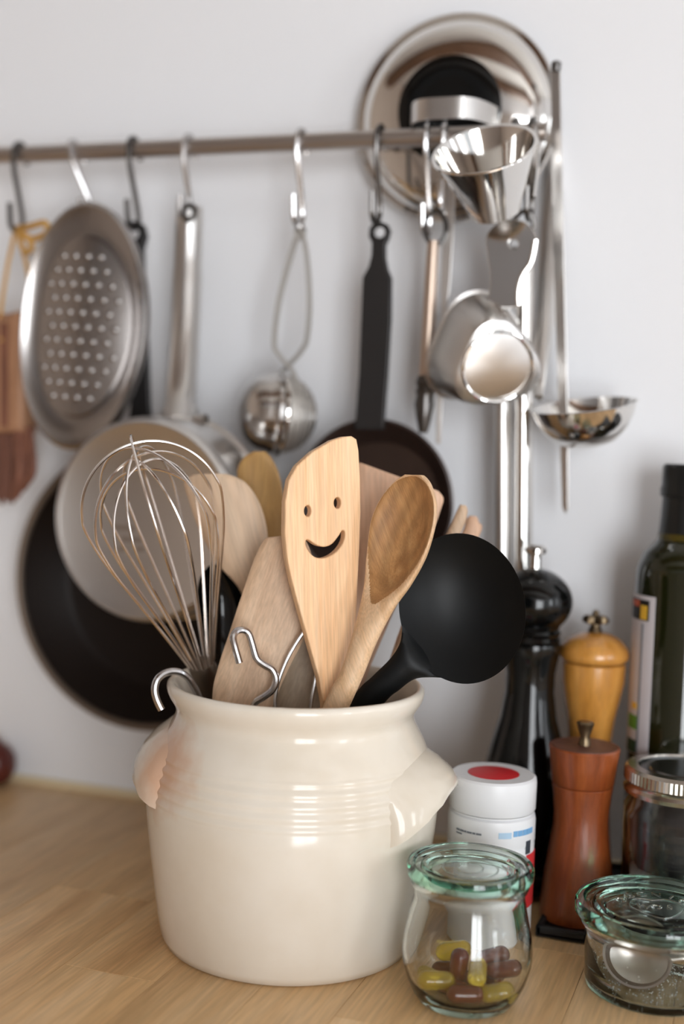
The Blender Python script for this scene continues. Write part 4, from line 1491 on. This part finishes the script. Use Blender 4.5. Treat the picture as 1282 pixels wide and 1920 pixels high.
hx0 = sm_ @ Vector((.0178, .004, 0))
sc_.part('handle', tube(cat([hx0, hx0+R0*.014+Vector((0, 0, .006)), hx0+R0*.030+FH*.012+Vector((0, 0, .0100))], 5), .0034, 8, flat=(1, .35)), 'steel_br')
gs = []
for i in range(420):
    a_, r_ = random.uniform(0, 2*PI), .033*math.sqrt(random.random())
    dens = R0*math.cos(a_)*r_-FH*math.sin(a_)*r_
    hgt_ = .0044+.0035*max(0, 1-((dens-(R0*.006-FH*.020)).length/.018))*random.random()
    s = random.uniform(.0003, .0008)
    gs.append(box(fc+dens+Vector((0, 0, hgt_)), (s, s, s), ))
for i in range(90):
    a_ = random.uniform(0, 2*PI)
    z = .006+.02*random.random()**2
    rr2 = .0362+(z-.006)*.045-.0006
    s = random.uniform(.0003, .0006)
    gs.append(box(fc+R0*math.cos(a_)*rr2-FH*math.sin(a_)*rr2+Vector((0, 0, z)), (s, s, s)))
solo('salt_grains', 'white salt grains scattered over the floor of the low jar', 'salt', join(*gs), 'salt', kind='stuff', smooth=0)

# screw band preserving jar
q = at(1285, 1441, .795)
mc = Vector((q.x, q.y, TZ))
m = Matrix.Translation(mc)
H2 = q.z-TZ
mj = Thing('preserving_jar', 'quilted glass preserving jar with a ribbed silver screw band', 'jar')
qs = lambda a_, z: 1+(.012*max(0, math.sin(5*a_+z*150))*max(0, math.sin(5*a_-z*150)) if .02 < z < H2-.022 else 0)
mj.part('jar_body', lathe([(0, .001), (.030, 0), (.0345, .002), (.0352, .006)]+[(.0355+.001*k/16, .006+(H2-.030)*k/16) for k in range(1, 17)]+[(.0335, H2-.018), (.0330, H2-.003), (.0300, H2-.002),
                           (.0300, H2-.018), (.0330, H2-.026), (.0330, .008), (.030, .005), (0, .0045)], 80, m, shape=qs), 'glass', smooth=60)
mj.part('screw_band', lathe([(.0285, H2-.0002), (.0290, H2+.0012), (.0350, H2+.0010), (.0368, H2-.0010), (.0370, H2-.0075), (.0362, H2-.0085), (.0360, H2-.0105), (.0374, H2-.0125), (.0370, H2-.0150), (.0352, H2-.0155), (.0350, H2-.0010), (.0285, H2-.0002)], 160, m,
                             shape=lambda a_, z: 1+(.007*math.cos(80*a_) if H2-.008 < z < H2-.0005 else 0)), 'tin')
mj.part('disc_lid', lathe([(0, H2-.0030), (.0345, H2-.0030), (.0345, H2-.0002), (.0285, H2+.0003), (.0270, H2-.0010), (.0225, H2-.0010), (.0215, H2+.0003), (0, H2+.0003)], 56, m), 'tin_dk')
fill = Thing('dried_leaves', 'dark dried leaves packed in the quilted preserving jar', 'leaves')
fill.part('leaf_mass', lathe([(0, .040), (.0290, .040), (.0318, .046), (.0322, .068), (.026, .076), (.010, .081), (0, .080)], 40, m, shape=lambda a_, z: 1-.05*abs(math.sin(4*a_+z*90))), 'bag')
fill2 = Thing('white_powder', 'white powder filling the lower half of the quilted preserving jar', 'powder')
fill2.part('powder_mass', lathe([(0, .0055), (.0295, .0055), (.0322, .009), (.0322, .036), (.020, .0388), (0, .0392)], 40, m), 'salt')

for t in ALL:
    t.finish()
bpy.context.view_layer.update()
sc.cycles.use_denoising = True
sc.cycles.max_bounces = 12
sc.cycles.transmission_bounces = 12
sc.cycles.use_adaptive_sampling = True
sc.cycles.adaptive_threshold = .025
sc.cycles.sample_clamp_indirect = 20
